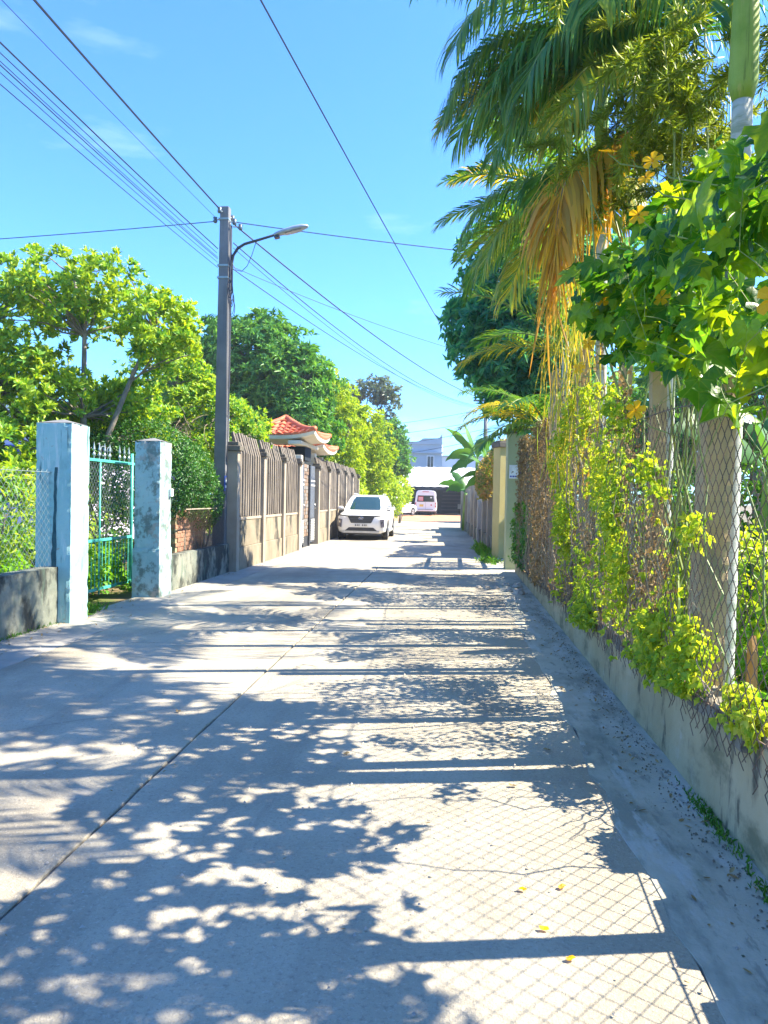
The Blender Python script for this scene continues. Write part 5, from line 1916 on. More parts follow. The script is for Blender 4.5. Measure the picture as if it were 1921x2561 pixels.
def vine_bounds(y):
    zl = np.interp(y, [0.5, 3.0, 3.5, 4.3, 5.0, 6.0, 7.2], [1.95, 1.95, 2.02, 2.30, 2.42, 2.80, 3.0])
    zu = np.interp(y, [0.5, 2.6, 2.95, 3.5, 4.3, 5.0, 6.0, 7.2], [3.1, 3.05, 2.92, 3.15, 3.42, 3.50, 3.15, 3.1])
    return zl, zu


def gourd_vine():
    rng = np.random.default_rng(21)
    t = thing('gourd_vine', (1.45, 4.0, 0), 'big-leaved climbing gourd vine with yellow flowers on top of the wire fence', 'vine')
    V = [lobed(k) for k in range(12)]
    n = 2800
    y = rng.uniform(0.7, 6.1, n)
    zl, zu = vine_bounds(y)
    u = rng.beta(1.0, 1.0, n)
    z = zl + (zu - zl) * u + rng.normal(0, .05, n)
    depth = rng.beta(1.1, 2.0, n)
    front = 1.24 - .30 * np.sin(np.clip(u, 0, 1) * math.pi) * (1 + .4 * np.sin(y * 2.7)) + .10 * np.sin(y * 5.1 + z * 3)
    x = front + depth * (.55 + .55 * np.sin(np.clip(u, 0, 1) * math.pi))
    hole = np.sin(y * 3.3 + 1.0) * np.sin(z * 4.7 + y) + .5 * np.sin(y * 7.1 - z * 3.0)
    keep = hole > -.38
    x, y, z, depth = x[keep], y[keep], z[keep], depth[keep]
    n = len(x)
    size = .05 + .145 * rng.beta(1.2, 1.8, n)
    p = np.stack([x, y, z], 1)
    nrm = unit(np.stack([rng.normal(-.55, .75, n), rng.normal(-.25, .75, n), rng.normal(.65, .55, n)], 1))
    tip = unit(np.stack([rng.normal(-.35, .6, n), rng.normal(-.15, .7, n), rng.normal(-.75, .5, n)], 1))
    tip = unit(tip - nrm * (tip * nrm).sum(1, keepdims=True))
    sd = np.cross(tip, nrm)
    # which show largest from the lane
    C = np.array([0, 0, CAMH])
    F_, R_, U_ = np.array(fw[:]), np.array(rt2[:]), np.array(up2[:])
    dv = p - C
    dz = dv @ F_
    sx = 960.5 + 1900 * (dv @ R_) / np.maximum(dz, .1)
    sy = 1280.5 - 1900 * (dv @ U_) / np.maximum(dz, .1)
    vis = (dz > .5) & (sx < 1960) & (sy > -60)
    score = np.where(vis, size / np.maximum(dz, .3) * (1.3 - depth), -1)
    order = np.argsort(-score)
    parts = order[:300]
    rest = order[300:]
    meshes = []
    for k, (v, f3, f4) in enumerate(V):
        me = bpy.data.meshes.new('leaf')
        me.from_pydata(v.tolist(), [], [tuple(q) for q in f3.tolist()] + [tuple(q) for q in f4.tolist()])
        me.polygons.foreach_set('use_smooth', [True] * len(me.polygons))
        me.materials.append(M['lf_vine'])
        at = me.attributes.new('leafuv', 'FLOAT_VECTOR', 'POINT')
        at.data.foreach_set('vector', v.astype(np.float32).ravel())
        meshes.append(me)
    O = ORG[t.name]
    for i in parts:
        o = bpy.data.objects.new('leaf', meshes[int(rng.integers(0, 12))])
        link(o)
        o.parent = t
        s = size[i]
        mtx = Matrix(((sd[i][0] * s, tip[i][0] * s, nrm[i][0] * s, p[i][0] - O.x), (sd[i][1] * s, tip[i][1] * s, nrm[i][1] * s, p[i][1] - O.y), (sd[i][2] * s, tip[i][2] * s, nrm[i][2] * s, p[i][2] - O.z), (0, 0, 0, 1)))
        o.matrix_local = mtx
    P, UV = [], []
    kind = rng.integers(0, 12, len(rest))
    for k, (v, f3, f4) in enumerate(V):
        idx = rest[kind == k]
        B = np.stack([sd[idx], tip[idx], nrm[idx]], 1) * size[idx][:, None, None]
        vv = np.einsum('vj,ljk->lvk', v, B) + p[idx][:, None, :]
        m = len(v)
        off = (np.arange(len(idx)) * m)[:, None, None]
        UV.append(np.tile(v, (len(idx), 1)))
        P.append((vv.reshape(-1, 3), [(f3[None] + off).reshape(-1, 3), (f4[None] + off).reshape(-1, 4)]))
    v, f = merge(P)
    o = np_mesh('inner_leaves', v, f, 'lf_vine', t, smooth=True)
    at = o.data.attributes.new('leafuv', 'FLOAT_VECTOR', 'POINT')
    at.data.foreach_set('vector', np.concatenate(UV).astype(np.float32).ravel())
    o['kind'] = 'stuff'
    # stems and tendrils
    m = MB()
    for k in range(46):
        yy = .8 + k * .135
        zl, zu = vine_bounds(yy)
        a = (1.34 + random.uniform(-.05, .25), yy, zl - .1)
        pts = [Vector(a)]
        cur = Vector(a)
        dr = Vector((random.uniform(-.25, .1), random.uniform(-.5, .5), .5))
        for j in range(7):
            cur = cur + dr * .32
            cur.z = min(cur.z, zu + .2)
            cur.x = max(cur.x, 1.02)
            cur.y = max(.6, min(cur.y, 6.4))
            dr += Vector((random.uniform(-.3, .2), random.uniform(-.5, .5), random.uniform(-.4, .15)))
            pts.append(cur.copy())
        m.tube(pts, [.0034 - .0003 * j for j in range(8)], 5)
    for yy in (1.0, 2.1, 3.3, 4.0, 5.0, 6.2):
        limb(m, (1.40, yy, .5), (1.32, yy + .2, 2.2), .006, .004, 5, .10, 9)
    m.build('stems', 'greenstem', t)
    # flowers on their own stalks
    def flower(c, nr, s):
        nr = Vector(nr).normalized()
        a = nr.orthogonal().normalized()
        b = nr.cross(a)
        mb = MB()
        c = Vector(c)
        for k in range(5):
            th = 2 * math.pi * k / 5
            d = a * math.cos(th) + b * math.sin(th)
            e = nr.cross(d)
            mb.add([c, c + d * s * .45 + e * s * .30 + nr * s * .10, c + d * s * .95 + e * s * .36 + nr * s * .02, c + d * s * 1.08 + nr * s * .10, c + d * s * .95 - e * s * .36 + nr * s * .02, c + d * s * .45 - e * s * .30 + nr * s * .10], [(0, 1, 2, 3), (0, 3, 4, 5)])
        fl = mb.build('flower', 'petal', t)
        MB().tube([c + nr * .005, c + nr * s * .35], [s * .12, s * .07], 7).build('stamen', 'lf_gold', fl)
        return fl
    FL = [((1.0, 5.3, 3.92), (.1, -.3, 1), .060, 1), ((.97, 3.96, 3.27), (-.4, -.9, .3), .050, 1), ((.95, 4.0, 3.20), (-.6, -.6, .5), .045, 1), ((.94, 4.1, 3.05), (-.4, -.8, .1), .05, 1), ((1.0, 5.4, 3.40), (.1, -.3, 1), .060, 1), ((1.0, 5.3, 2.93), (-.5, -.8, .2), .055, 1),
          ((1.02, 5.98, 2.76), (-.5, -.8, .1), .05, 1), ((1.16, 5.0, 2.14), (-.4, -.9, .2), .062, 1), ((1.22, 5.6, 4.02), (-.5, -.7, .6), .05, 0), ((1.12, 7.0, 2.75), (-.5, -.8, .2), .055, 0), ((1.0, 2.5, 2.2), (-.7, -.7, .2), .06, 1), ((1.2, 4.6, 2.75), (-.5, -.8, .3), .05, 1)]
    for c, nr, s, stalk in FL:
        fl = flower(c, nr, s)
        q = Vector(c)
        e = q + (Vector((.26, -.18, -.20)) if stalk else Vector((.16, .05, -.08)))
        pts = [q - Vector((0, 0, .01)), q.lerp(e, .3) + Vector((0, 0, -.05)), q.lerp(e, .7) + Vector((0, 0, -.02)), e]
        MB().tube(pts, [.003, .0045, .004, .003], 5).build('stalk', 'greenstem', fl)
    return t


gourd_vine()


def mesh_creeper(name, label, y0, y1, z0f, z1f, n, L, mats, seed, dens, xoff=1.30, thick=.07):
    rng = np.random.default_rng(seed)
    t = thing(name, (xoff + .1, (y0 + y1) / 2, .4), label, 'creeper')
    y = rng.uniform(y0, y1, n * 3)
    z0, z1 = z0f(y), z1f(y)
    z = z0 + (z1 - z0) * rng.uniform(0, 1, len(y))
    m = dens(y, z)
    keep = rng.uniform(0, 1, len(y)) < m
    y, z = y[keep][:n], z[keep][:n]
    n = len(y)
    bul = .5 + .5 * np.sin(y * 4.3 + 1.7 * np.sin(z * 3.1)) * np.sin(z * 3.7 + .8 * np.sin(y * 2.9))
    x = xoff + .0036 * y - thick * bul * 1.6 * rng.beta(1, 1.4, n) + rng.normal(0, .03, n) + .04
    p = np.stack([x, y, z], 1)
    d = np.stack([rng.normal(-.3, .5, n), rng.normal(0, .6, n), rng.normal(-.5, .5, n)], 1)
    nr = np.stack([rng.normal(-.8, .5, n), rng.normal(-.2, .5, n), rng.normal(.5, .5, n)], 1)
    LL = L * rng.uniform(.6, 1.4, n)
    # three-lobed little leaves
    P = []
    dd = unit(d)
    ss = unit(np.cross(dd, nr))
    for ang, k in ((0, 1.0), (.85, .72), (-.85, .72)):
        q = dd * math.cos(ang) + ss * math.sin(ang)
        P.append(leaves_np(p, q, nr, LL * k, LL * k * .62, droop=.2))
    v, f = merge(P)
    np_mesh('foliage', v, f, mats, t)
    mb = MB()
    for k in range(int((y1 - y0) * 9)):
        yy = random.uniform(y0, y1)
        limb(mb, (xoff + .03, yy, z0f(np.array([yy]))[0]), (xoff + random.uniform(-.04, .04), yy + random.uniform(-.4, .4), z0f(np.array([yy]))[0] + random.uniform(.5, 1) * (z1f(np.array([yy]))[0] - z0f(np.array([yy]))[0])), .006, .003, 4, .10, 7)
    mb.build('stems', 'drystem', t)
    return t


WT = np.vectorize(wall_top)
FT = np.vectorize(fence_top)
mesh_creeper('leafy_creeper', 'dense yellow-green small-leaved creeper covering the middle of the wire fence', 4.75, 9.3, lambda y: WT(y) - .06, lambda y: np.interp(y, [4.7, 5.5, 7, 9.4], [1.5, 2.2, 2.7, 2.7]), 9000, .052, 'lf_bitter', 41,
             lambda y, z: (1 - .93 * np.where(z > .75, np.exp(-((y + .07 - 5.6) / .20) ** 2) + np.exp(-((y + .05 - 7.02) / .26) ** 2) + np.exp(-((y + .05 - 8.3) / .28) ** 2), 0)) * np.clip(.25 + .9 * np.sin(y * 2.6 + 1.2 * np.sin(z * 2.0)) * np.sin(z * 2.4 + 1.0) + .3 * np.sin(y * 6 + z * 5), .02, 1), thick=.16)
mesh_creeper('dry_creeper', 'brown dead leaves and stems caught in the green creeper on the mesh', 4.9, 9.8, lambda y: WT(y) - .05, lambda y: np.interp(y, [4.7, 5.5, 7, 9.8], [1.3, 2.2, 3.0, 3.1]), 2200, .042, 'lf_dry', 47,
             lambda y, z: np.clip(.35 + .8 * np.sin(y * 3.4 + 2.5) * np.sin(z * 2.1) + .3 * np.sin(y * 9), .02, 1), thick=.06)
mesh_creeper('dry_creeper', 'brown dried creeper on the far wire mesh next to the olive pillar', 9.9, 15.2, lambda y: WT(y) - .05, lambda y: 2.75 + 0 * y, 6500, .05, 'lf_dry', 43,
             lambda y, z: np.clip(.45 + .8 * np.sin(y * 2.2 + .5) + .3 * np.sin(z * 5), .02, 1), thick=.10)
mesh_creeper('leafy_creeper', 'dark green creeper on the last mesh bay before the olive pillar', 13.6, 16.0, lambda y: WT(y) - .05, lambda y: 1.5 + 0 * y, 2600, .06, 'lf_hedge', 44,
             lambda y, z: np.clip(.7 + .5 * np.sin(y * 4 + z * 3), .02, 1), thick=.12)
mesh_creeper('leafy_creeper', 'small bright creeper shoots at the foot of the large concrete post', 3.35, 4.75, lambda y: WT(y) - .02, lambda y: WT(y) + np.interp(y, [3.3, 4.0, 4.75], [.10, .30, .55]), 800, .05, 'lf_bitter', 45,
             lambda y, z: np.clip(.5 + .6 * np.sin(y * 7 + z * 4), .02, 1), thick=.10)
mesh_creeper('leafy_creeper', 'loose creeper sprigs climbing the large concrete post', 4.15, 4.55, lambda y: .55 + 0 * y, lambda y: 1.5 + 0 * y, 150, .055, 'lf_bitter', 46,
             lambda y, z: np.clip(np.sin(z * 9 + 1) * 1.2, .0, 1), thick=.04)


def ground_cover(name, label, x0, x1, y0, y1, hmax, n, L, mat, seed, zf=None):
    rng = np.random.default_rng(seed)
    x, y = rng.uniform(x0, x1, n), rng.uniform(y0, y1, n)
    h = hmax * (.45 + .35 * np.sin(x * 3.1 + 1) * np.sin(y * 2.3) + .25 * np.sin(x * 7 + y * 5))
    z = np.clip(h, .02, None) * rng.beta(3, 1.2, n)
    p = np.stack([x, y, z], 1)
    d = np.stack([rng.normal(0, .7, n), rng.normal(0, .7, n), rng.normal(.1, .4, n)], 1)
    nr = np.stack([rng.normal(0, .45, n), rng.normal(0, .45, n), np.ones(n)], 1)
    LL = L * rng.uniform(.6, 1.3, n)
    v, f = leaves_np(p, d, nr, LL, LL * .72, kind='oval', droop=.25)
    o = np_mesh(name, v, f, mat)
    return tag(o, label, 'ground cover', None, 'stuff')


ground_cover('garden_plants', 'lush bright green leafy plants on the ground inside the right fence', 1.62, 4.6, 2.4, 9.0, .62, 15000, .085, 'lf_ground', 51)
ground_cover('garden_plants', 'green ground plants deeper in the right garden', 1.7, 6.5, 9.0, 16.0, .7, 8000, .11, 'lf_ground', 52)
ground_cover('garden_plants', 'low bright green plants behind the left low wall', -6.9, -4.95, 3.5, 13.0, .95, 16000, .075, 'lf_ground', 53)
ground_cover('garden_plants', 'leafy ground cover deeper in the left garden', -14, -6.9, 7.0, 20.0, .8, 9000, .13, 'lf_hedge', 54)


def banana(label, base, h, leaves, seed, group='banana plants', r=.09, L=1.3, Wd=.48):
    rng = np.random.default_rng(seed)
    t = thing('banana_plant', base, label, 'banana plant', group)
    b = Vector(base)
    MB().tube([b, b + Vector((.02, 0, h * .5)), b + Vector((.05, 0, h))], [r * 1.2, r, r * .6], 10).build('stem', 'sheath', t, smooth=True)
    for (az, e0, k, dr) in leaves:
        S = 12
        p = np.array(b[:]) + np.array([.05, 0, h - .05])
        V = []
        a = R(az)
        roll = rng.uniform(-1.2, 1.2)
        Lk = L * k
        for i in range(S + 1):
            s = i / S
            e = R(e0) - R(dr) * s ** 1.3
            d = np.array([math.cos(e) * math.cos(a), math.cos(e) * math.sin(a), math.sin(e)])
            sd0 = np.array([-math.sin(a), math.cos(a), 0])
            sd = unit(sd0 * math.cos(roll) + np.cross(sd0, d) * math.sin(roll))
            w = Wd * k * .5 * (math.sin(math.pi * min(1, max(0, (s - .14) / .86)) ** .75) if s > .14 else 0.04) + .008
            nr = np.cross(sd, d)
            j = rng.uniform(.62, 1.1)
            V += [p - sd * w * j + nr * w * .30, p, p + sd * w * j + nr * w * .30]
            p = p + d * Lk / S
        F = []
        for i in range(S):
            F += [(3 * i, 3 * i + 1, 3 * i + 4, 3 * i + 3), (3 * i + 1, 3 * i + 2, 3 * i + 5, 3 * i + 4)]
        np_mesh('leaf', np.array(V), np.array(F), 'lf_banana', t, smooth=True)
    return t


banana('front banana plant leaning over the weathered right wall', (1.35, 27.5, 0), 2.4, [(170, 62, 1.2, 70), (200, 30, 1.1, 95), (120, 70, 1.1, 50), (260, 50, 1.0, 90), (60, 60, 1.2, 80), (185, 5, .9, 80), (235, 75, 1.1, 40)], 1)
banana('tall banana plant with a broad leaf against the sky on the right', (1.0, 33.5, 0), 3.3, [(178, 66, 1.6, 55), (150, 80, 1.5, 35), (210, 35, 1.4, 100), (90, 60, 1.5, 70), (300, 60, 1.4, 80), (20, 50, 1.4, 90), (190, 0, 1.1, 70)], 2)
banana('small banana plant hanging by the far end of the right wall', (.60, 37.5, 0), 1.9, [(180, 50, 1.2, 90), (140, 70, 1.2, 60), (220, 40, 1.1, 100), (60, 60, 1.2, 80), (270, 30, 1.1, 90)], 3)
banana('banana plant inside the right garden behind the mesh', (3.3, 8.4, 0), 1.9, [(200, 50, 1.1, 80), (250, 40, 1.2, 95), (140, 60, 1.1, 70), (300, 55, 1.1, 90), (60, 65, 1.2, 70), (20, 45, 1.1, 90)], 4)
banana('second banana plant deeper in the right garden', (4.6, 8.9, 0), 2.1, [(190, 50, 1.2, 80), (240, 45, 1.2, 95), (130, 60, 1.1, 70), (310, 55, 1.1, 90), (70, 65, 1.2, 70)], 5)

# ---- trees on the right
tree('leafy_tree', 'dense blue-green tree standing above the olive gate pillar on the right', 'tree', (2.15, 15.9, 0), [[(2.1, 15.8, 2.0), (1.8, 15.7, 3.6), (1.5, 15.6, 5.6)], [(2.1, 15.8, 2.0), (2.5, 16.2, 4.0), (2.3, 16.3, 6.0)]],
     [(1.45, 15.5, 5.55, 1.50, 1.5, 1.9, 150), (1.0, 15.4, 4.6, 1.0, 1.1, 1.1, 70), (2.2, 16.0, 6.2, 1.4, 1.4, 1.2, 70), (1.7, 15.4, 3.9, 1.2, 1.1, .8, 60)], 'lf_mango2', .19, .05, 9, .33, 11, .14, droop=.45, up_bias=-.15, nbranch=60, seed=11, spread=1.25)
tree('leafy_tree', 'broad tree shading the lane from the right garden nearest the camera', 'tree', (3.6, 1.6, 0), [[(3.5, 1.6, 1.8), (3.2, 1.8, 3.4), (2.9, 2.2, 4.4)], [(3.5, 1.6, 1.8), (3.9, 1.2, 3.6), (3.9, .8, 4.8)]],
     [(3.1, 2.2, 4.7, 1.3, 1.3, .8, 60), (3.9, .7, 5.2, 1.5, 1.4, .9, 55), (2.9, .6, 4.2, 1.0, 1.0, .6, 30)], 'lf_mango', .17, .06, 8, .30, 9, .12, nbranch=40, seed=12)
tree('leafy_tree', 'tree rising behind the slender palms in the right garden', 'tree', (6.6, 14.6, 0), [[(6.5, 14.6, 2.0), (6.2, 14.5, 3.4), (6.0, 14.4, 4.6)], [(6.5, 14.6, 2.0), (7.0, 14.8, 3.8), (7.2, 14.8, 5.0)]],
     [(6.1, 14.4, 4.6, 1.3, 1.2, 1.1, 50), (7.1, 14.6, 4.9, 1.2, 1.2, 1.0, 40)], 'lf_lime', .15, .06, 8, .34, 9, .13, nbranch=40, seed=13)
shrub('shrub', 'dark shrub filling the shade inside the right fence', 'shrub', [(4.4, 7.6, .9, 1.2, 1.0, 1.0), (3.6, 9.6, 1.1, 1.0, 1.0, 1.2), (2.6, 11.2, 1.1, .8, 1.2, 1.2)], 'lf_hedge', .10, .05, 200, seed=14)
shrub('shrub', 'yellow-green shrub behind the creeper covered mesh', 'shrub', [(2.4, 7.0, .7, .6, 1.2, .7), (2.3, 9.0, .8, .5, 1.0, .8), (3.2, 6.3, .8, .6, .8, .8)], 'lf_lime', .09, .045, 240, seed=15)
shrub('flowering_hedge', 'flowering hedge with orange tints on top of the right wall', 'hedge', [(1.32, 22.3, 2.55, .42, 1.1, .42), (1.25, 24.4, 2.45, .45, 1.2, .45), (1.0, 23.2, 2.05, .28, 1.0, .5), (1.45, 21.0, 2.85, .4, .5, .35)], 'bract', .10, .06, 420, seed=16)
shrub('flowering_hedge', 'sunny yellow hedge tops behind the brown creeper and olive pillar', 'hedge', [(2.3, 18.0, 2.7, .5, 1.2, .6), (1.9, 14.6, 2.3, .35, .9, .8)], 'bract', .09, .05, 300, seed=17)

# ---- trees on the left
tree('leafy_tree', 'tall yellow-green tree at the left edge behind the nearer turquoise pillar', 'tree', (-6.15, 12.2, 0),
     [[(-6.15, 12.2, 1.5), (-6.2, 12.3, 2.8), (-6.25, 12.4, 4.2), (-6.5, 12.5, 5.2)], [(-6.15, 12.2, 1.0), (-5.85, 12.3, 2.3), (-5.45, 12.4, 3.4), (-5.1, 12.5, 4.3)], [(-6.15, 12.2, .9), (-6.7, 12.1, 2.2), (-7.4, 12.0, 3.2), (-7.9, 12.2, 4.3)]],
     [(-6.35, 12.5, 4.95, 1.15, 1.2, .75, 75), (-7.8, 12.4, 4.3, 1.4, 1.3, 1.25, 110), (-5.15, 12.6, 4.25, .75, 1.0, .75, 50), (-6.9, 11.9, 3.2, 1.1, 1.0, .7, 60), (-7.6, 11.6, 2.6, 1.6, 1.0, .8, 80), (-6.6, 13.8, 3.0, .9, .9, .5, 45), (-9.0, 12.4, 3.8, 1.2, 1.2, 1.3, 50), (-7.0, 10.9, 1.9, 1.3, .7, .6, 55), (-5.7, 13.2, 3.1, .7, .7, .5, 35)],
     'lf_sapo', .115, .044, 10, .22, 10, .085, 'oval', nbranch=140, seed=21, shell=.4, up_bias=.15)
tree('leafy_tree', 'yellow-green bushy tree behind the arched hedge and the pole', 'tree', (-6.0, 16.6, 0),
     [[(-6.0, 16.6, 1.5), (-6.1, 16.6, 3.0), (-6.3, 16.7, 4.0)], [(-6.0, 16.6, 1.2), (-5.6, 16.8, 2.8), (-5.3, 17.0, 3.6)]],
     [(-6.5, 16.8, 3.8, 1.0, 1.1, 1.05, 80), (-5.6, 17.0, 3.3, .9, 1.1, .9, 70), (-7.3, 17.2, 3.0, 1.0, 1.1, 1.0, 60), (-5.2, 18.2, 3.1, .7, 1.2, .8, 60), (-6.2, 16.2, 2.6, .9, .8, .6, 40)],
     'lf_sapo', .11, .042, 10, .24, 10, .08, 'oval', nbranch=80, seed=22)
tree('leafy_tree', 'big round dark green tree behind the pole', 'tree', (-8.3, 30, 0), [[(-8.3, 30, 2.5), (-8.4, 30, 5), (-8.2, 30, 7)], [(-8.3, 30, 2.0), (-9.5, 30.4, 5), (-10, 30.4, 6.5)], [(-8.3, 30, 2.0), (-7.0, 29.7, 4.6), (-6.3, 29.5, 5.6)]],
     [(-8.2, 30, 7.0, 2.2, 2.2, 1.9, 170), (-10.0, 30.2, 6.2, 1.9, 2.0, 1.6, 110), (-6.6, 29.6, 5.9, 1.9, 2.0, 1.6, 120), (-8.0, 29.0, 4.4, 2.6, 1.6, 1.4, 120), (-5.9, 29.0, 4.2, 1.4, 1.4, 1.2, 70)],
     'lf_mango', .26, .075, 8, .50, 10, .22, nbranch=90, seed=23, droop=.4)
tree('leafy_tree', 'lime green tree leaning over the fence behind the gatehouse', 'tree', (-6.1, 36, 0), [[(-6.1, 36, 2.0), (-6.0, 36, 4.0), (-6.2, 36, 6.0)], [(-6.1, 36, 1.8), (-5.2, 35.8, 3.5), (-4.9, 35.7, 4.8)]],
     [(-6.4, 36.2, 6.1, 1.7, 1.7, 1.5, 110), (-5.5, 36, 4.5, 1.4, 1.5, 1.4, 110), (-7.4, 36, 4.8, 1.5, 1.5, 1.5, 80), (-5.2, 35.5, 3.0, 1.0, 1.3, 1.0, 70)],
     'lf_lime', .20, .07, 7, .42, 9, .15, nbranch=70, seed=24)
tree('leafy_tree', 'second lime green tree behind the parked white car', 'tree', (-5.2, 43, 0), [[(-5.2, 43, 2.0), (-5.1, 43, 4.0), (-5.3, 43, 5.5)], [(-5.2, 43, 1.8), (-4.2, 43, 3.5), (-3.9, 43, 4.4)]],
     [(-5.5, 43, 5.2, 1.6, 1.6, 1.5, 100), (-4.5, 43, 3.8, 1.2, 1.5, 1.2, 80), (-6.4, 43, 6.2, 1.4, 1.4, 1.3, 70), (-4.4, 42.5, 2.4, .9, 1.2, .9, 60)],
     'lf_lime', .22, .075, 7, .45, 9, .15, nbranch=60, seed=25)
tree('leafy_tree', 'thin dull purplish tree rising farthest above the lime trees', 'tree', (-7.5, 60, 0), [[(-7.5, 60, 4), (-7.2, 60, 7), (-6.8, 60, 9.5)], [(-7.5, 60, 3.5), (-6.6, 60, 7), (-5.6, 60, 9.0)]],
     [(-6.4, 60, 10.0, 1.7, 1.5, .9, 45), (-5.2, 60, 9.2, 1.1, 1.2, .8, 26), (-8.6, 60, 9.3, 1.5, 1.4, 1.0, 35), (-5.4, 60, 7.2, 1.1, 1.2, 1.0, 25)],
     'lf_far', .30, .11, 7, .5, 7, .16, nbranch=90, seed=26)
tree('leafy_tree', 'tall green tree with pointed top left of the blue-grey town house', 'tree', (-5.0, 58, 0), [[(-5.0, 58, 2.5), (-4.9, 58, 5.0), (-4.7, 58, 6.8)]],
     [(-4.7, 58, 5.8, 1.1, 1.3, 1.5, 80), (-4.4, 58, 4.2, 1.2, 1.3, 1.3, 80), (-6.2, 58, 5.5, 1.2, 1.3, 1.6, 60)],
     'lf_mango', .30, .10, 7, .5, 9, .16, nbranch=50, seed=27)
tree('leafy_tree', 'sparse tree with bare twigs on top between dark tree and lime trees', 'tree', (-8.6, 46, 0), [[(-8.6, 46, 3), (-8.4, 46, 6), (-8.2, 46, 8.5)], [(-8.6, 46, 3), (-7.6, 46, 6), (-7.2, 46, 8.2)]],
     [(-8.2, 46, 8.0, 1.4, 1.3, 1.2, 40), (-7.2, 46, 7.2, 1.2, 1.2, 1.0, 40), (-9.2, 46, 6.2, 1.6, 1.5, 1.3, 70)], 'lf_lime', .22, .07, 6, .45, 7, .16, nbranch=120, seed=28)
shrub('shrub', 'bright bush overhanging the lane beside the half hidden car', 'shrub', [(-3.75, 44.5, 1.5, 1.0, 1.2, 1.1), (-3.2, 46.2, 1.9, .75, 1.0, .9), (-4.6, 46.5, 2.2, 1.1, 1.2, 1.3)], 'lf_lime', .20, .08, 110, seed=29)
shrub('arched_hedge', 'dark green clipped hedge arching over behind the worn turquoise pillar', 'hedge', [(-5.35, 12.75, 1.92, 1.0, .75, .92), (-4.95, 13.6, 1.80, .58, .75, .75), (-4.78, 14.25, 1.45, .38, .45, .58), (-6.05, 12.5, 1.75, .75, .6, .85)], 'lf_arch', .055, .026, 1000, seed=30, inner=.86)
shrub('shrub', 'lime green bush peeping over the arched hedge', 'shrub', [(-6.3, 13.6, 2.45, .7, .6, .45), (-5.7, 14.0, 2.45, .5, .5, .35)], 'lf_lime', .10, .045, 260, seed=31)
shrub('shrub', 'shrub with brown and green leaves inside the turquoise gate', 'shrub', [(-6.2, 11.2, .75, .7, .9, .75), (-6.0, 12.3, 1.0, .6, .6, .9)], 'lf_sapo', .09, .04, 200, seed=32)
shrub('shrub', 'tangled yellow-green plant behind the left low wall', 'shrub', [(-6.3, 9.6, 1.25, .8, .9, .75), (-7.3, 9.0, 1.1, .9, .9, .8)], 'lf_sapo', .16, .035, 150, seed=34, up=.9)
shrub('shrub', 'bushy undergrowth below the lime trees along the far fence', 'shrub', [(-5.5, 30.5, 1.6, .7, 2.2, 1.4), (-5.6, 34.5, 1.8, .7, 2.2, 1.5), (-5.3, 39, 1.5, .9, 2.2, 1.5)], 'lf_lime', .16, .07, 90, seed=35)
shrub('shrub', 'thick undergrowth behind the near picket fence', 'shrub', [(-5.7, 19.2, 1.8, .7, 1.6, 1.5), (-6.6, 21.5, 2.0, .9, 1.5, 1.7)], 'lf_sapo', .12, .05, 130, seed=36)
# background belt so that no bare plain shows between the trunks
for i, (x, y, s, lb) in enumerate(((-13, 34, 1.5, 'background tree behind the lavender house on the left'), (-17, 44, 1.9, 'background tree farthest left beyond the garden'), (-12.5, 52, 1.8, 'background tree left behind the dark round tree'),
                                   (7.5, 22, 1.5, 'background tree behind the mesh fence on the right'), (8.5, 33, 1.8, 'background tree right behind the banana plants'), (6.0, 52, 1.7, 'background tree right of the far shed'))):
    tree('leafy_tree', lb, 'tree', (x, y, 0), [[(x, y, 1.5 * s), (x + .2, y, 2.6 * s), (x, y, 3.4 * s)]], [(x, y, 3.1 * s, 1.5 * s, 1.5 * s, 1.2 * s, 110), (x + .9 * s, y, 2.2 * s, 1.1 * s, 1.1 * s, .9 * s, 60), (x - .9 * s, y, 2.2 * s, 1.1 * s, 1.1 * s, .9 * s, 60)], 'lf_mango' if i % 2 else 'lf_sapo', .26, .09, 7, .5, 9, .18, nbranch=30, seed=60 + i, group='background trees')


def dry_tangle():
    t = thing('dry_creeper', (-5.9, 15.4, 2.4), 'tangle of dry brown twigs hanging in the tree above the arched hedge', 'creeper')
    rr = random.Random(6)
    m = MB()
    for k in range(90):
        c = Vector((-5.95 + rr.gauss(0, .40), 15.4 + rr.gauss(0, .3), 2.85 + rr.gauss(0, .22)))
        d = Vector((rr.gauss(0, 1), rr.gauss(0, .6), rr.gauss(0, .5))).normalized()
        pts = []
        for j in range(6):
            pts.append(c.copy())
            c = c + d * .10
            d = (d + Vector((rr.gauss(0, .35), rr.gauss(0, .3), rr.gauss(-.1, .35)))).normalized()
        m.tube(pts, [.007, .007, .006, .006, .005, .003], 4)
    m.build('twigs', 'drystem', t)
    return t


dry_tangle()


def wood_stake():
    t = thing('wooden_stake', (1.60, 4.15, 0), 'orange-brown wooden stake leaning at the foot of the large post', 'stake')
    M['stake'] = rough_mat('orange_wood', (0.42, 0.20, 0.06), (0.50, 0.28, 0.10), 4, stains=[((0.25, 0.13, 0.05), 3, (8, 8, .6), .5, .7, .6)])
    MB().prism([(4.10, 0), (4.17, 0), (4.20, .80), (4.15, .86), (4.12, .78)], 'x', 1.585, 1.61).build('board', 'stake', t)
    MB().prism([(4.21, 0), (4.25, 0), (4.26, .76), (4.22, .74)], 'x', 1.60, 1.63).build('board', 'picket', t)
    return t


wood_stake()


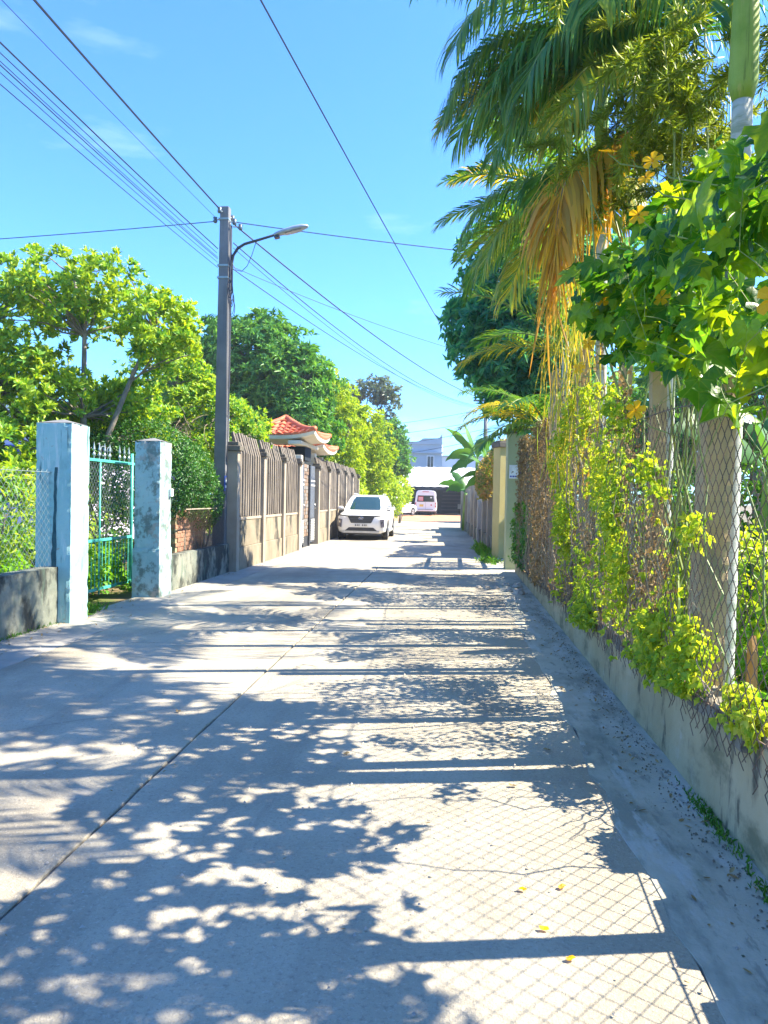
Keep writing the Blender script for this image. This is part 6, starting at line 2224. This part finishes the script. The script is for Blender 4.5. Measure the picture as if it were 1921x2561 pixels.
def road_cracks():
    rr = random.Random(17)
    for i, (x, y, dx, dy, n) in enumerate(((0.60, 6.9, .01, -.11, 14), (-2.9, 4.6, .12, .05, 12), (-0.7, 8.4, -.10, .06, 12), (-3.4, 7.9, .05, .11, 9), (0.15, 11.2, .08, .1, 12))):
        pts = []
        for k in range(n):
            pts.append((x, y))
            x += dx + rr.uniform(-.05, .05)
            y += dy + rr.uniform(-.05, .05)
        m = MB()
        vs = []
        for k, (a, b) in enumerate(pts):
            w = .0018 * (1 - abs(2 * k / (n - 1) - 1) ** 3) + .0006
            ex, ey = (dy, -dx)
            l_ = math.hypot(ex, ey)
            vs += [(a - ex / l_ * w, b - ey / l_ * w, .0062), (a + ex / l_ * w, b + ey / l_ * w, .0062)]
        m.add(vs, [(2 * k, 2 * k + 1, 2 * k + 3, 2 * k + 2) for k in range(n - 1)])
        m.build('crack', 'joint', road)


road_cracks()


def scatter(name, label, cat, n, xs, ys, size, mat, seed, leaf=False):
    rng = np.random.default_rng(seed)
    x, y = xs(rng, n), ys(rng, n)
    p = np.stack([x, y, np.full(n, .007)], 1)
    if leaf:
        d = np.stack([rng.normal(size=n), rng.normal(size=n), rng.uniform(0, .25, n)], 1)
        LL = size * rng.uniform(.5, 1.4, n)
        v, f = leaves_np(p, d, np.stack([rng.normal(0, .3, n), rng.normal(0, .3, n), np.ones(n)], 1), LL, LL * .45, kind='oval', droop=-.15, fold=.2)
    else:
        s = size * rng.uniform(.4, 1.5, n) ** 1.5
        base = np.array([(1, 0, 0), (-.5, .87, 0), (-.5, -.87, 0), (.1, .1, 1.)])
        v = (p[:, None, :] + base[None] * s[:, None, None] * rng.uniform(.6, 1.3, (n, 4, 1))).reshape(-1, 3)
        i = (np.arange(n) * 4)[:, None]
        f = [np.concatenate([i + np.array(q) for q in ((0, 1, 3), (1, 2, 3), (2, 0, 3))])]
    o = np_mesh(name, v, f, mat)
    return tag(o, label, cat, None, 'stuff')


scatter('grit', 'fine grit and crumbs strewn over the lane', 'grit', 1500, lambda r, n: r.uniform(-4.3, 1.25, n), lambda r, n: 2 + 16 * r.beta(1, 2.2, n), .006, 'rubble', 3)
scatter('grit', 'darker grit gathered along the foot of the right wall', 'grit', 1300, lambda r, n: 1.29 - np.abs(r.normal(0, .09, n)), lambda r, n: 2 + 13 * r.beta(1, 1.6, n), .0055, 'mossy_top', 4)
scatter('leaf_litter', 'small dry leaves scattered along the right gutter', 'leaf litter', 170, lambda r, n: 1.27 - np.abs(r.normal(0, .16, n)), lambda r, n: 2.2 + 13 * r.beta(1, 1.3, n), .035, 'lf_dry', 5, True)
scatter('leaf_litter', 'small dry leaves scattered along the foot of the left walls', 'leaf litter', 160, lambda r, n: -4.55 + np.abs(r.normal(0, .22, n)), lambda r, n: 6 + 16 * r.beta(1, 1.3, n), .04, 'lf_dry', 6, True)
scatter('leaf_litter', 'few crumpled leaf scraps on the open lane', 'leaf litter', 70, lambda r, n: r.uniform(-4, .9, n), lambda r, n: 2.3 + 14 * r.beta(1, 1.8, n), .022, 'lf_dry', 7, True)


def haze():
    m = bpy.data.materials.new('thin_haze')
    m.use_nodes = True
    n = m.node_tree.nodes
    n.clear()
    o = n.new('ShaderNodeOutputMaterial')
    v = n.new('ShaderNodeVolumePrincipled')
    v.inputs['Color'].default_value = (0.86, 0.93, 1.0, 1)
    v.inputs['Density'].default_value = 0.0009
    v.inputs['Anisotropy'].default_value = 0.2
    m.node_tree.links.new(v.outputs[0], o.inputs['Volume'])
    b = MB().box(-60, 60, -30, 130, -1.1, 16).build('haze', m)
    b['kind'] = 'stuff'
    b['label'] = 'thin bright haze in the air over the whole lane'
    return b


haze()
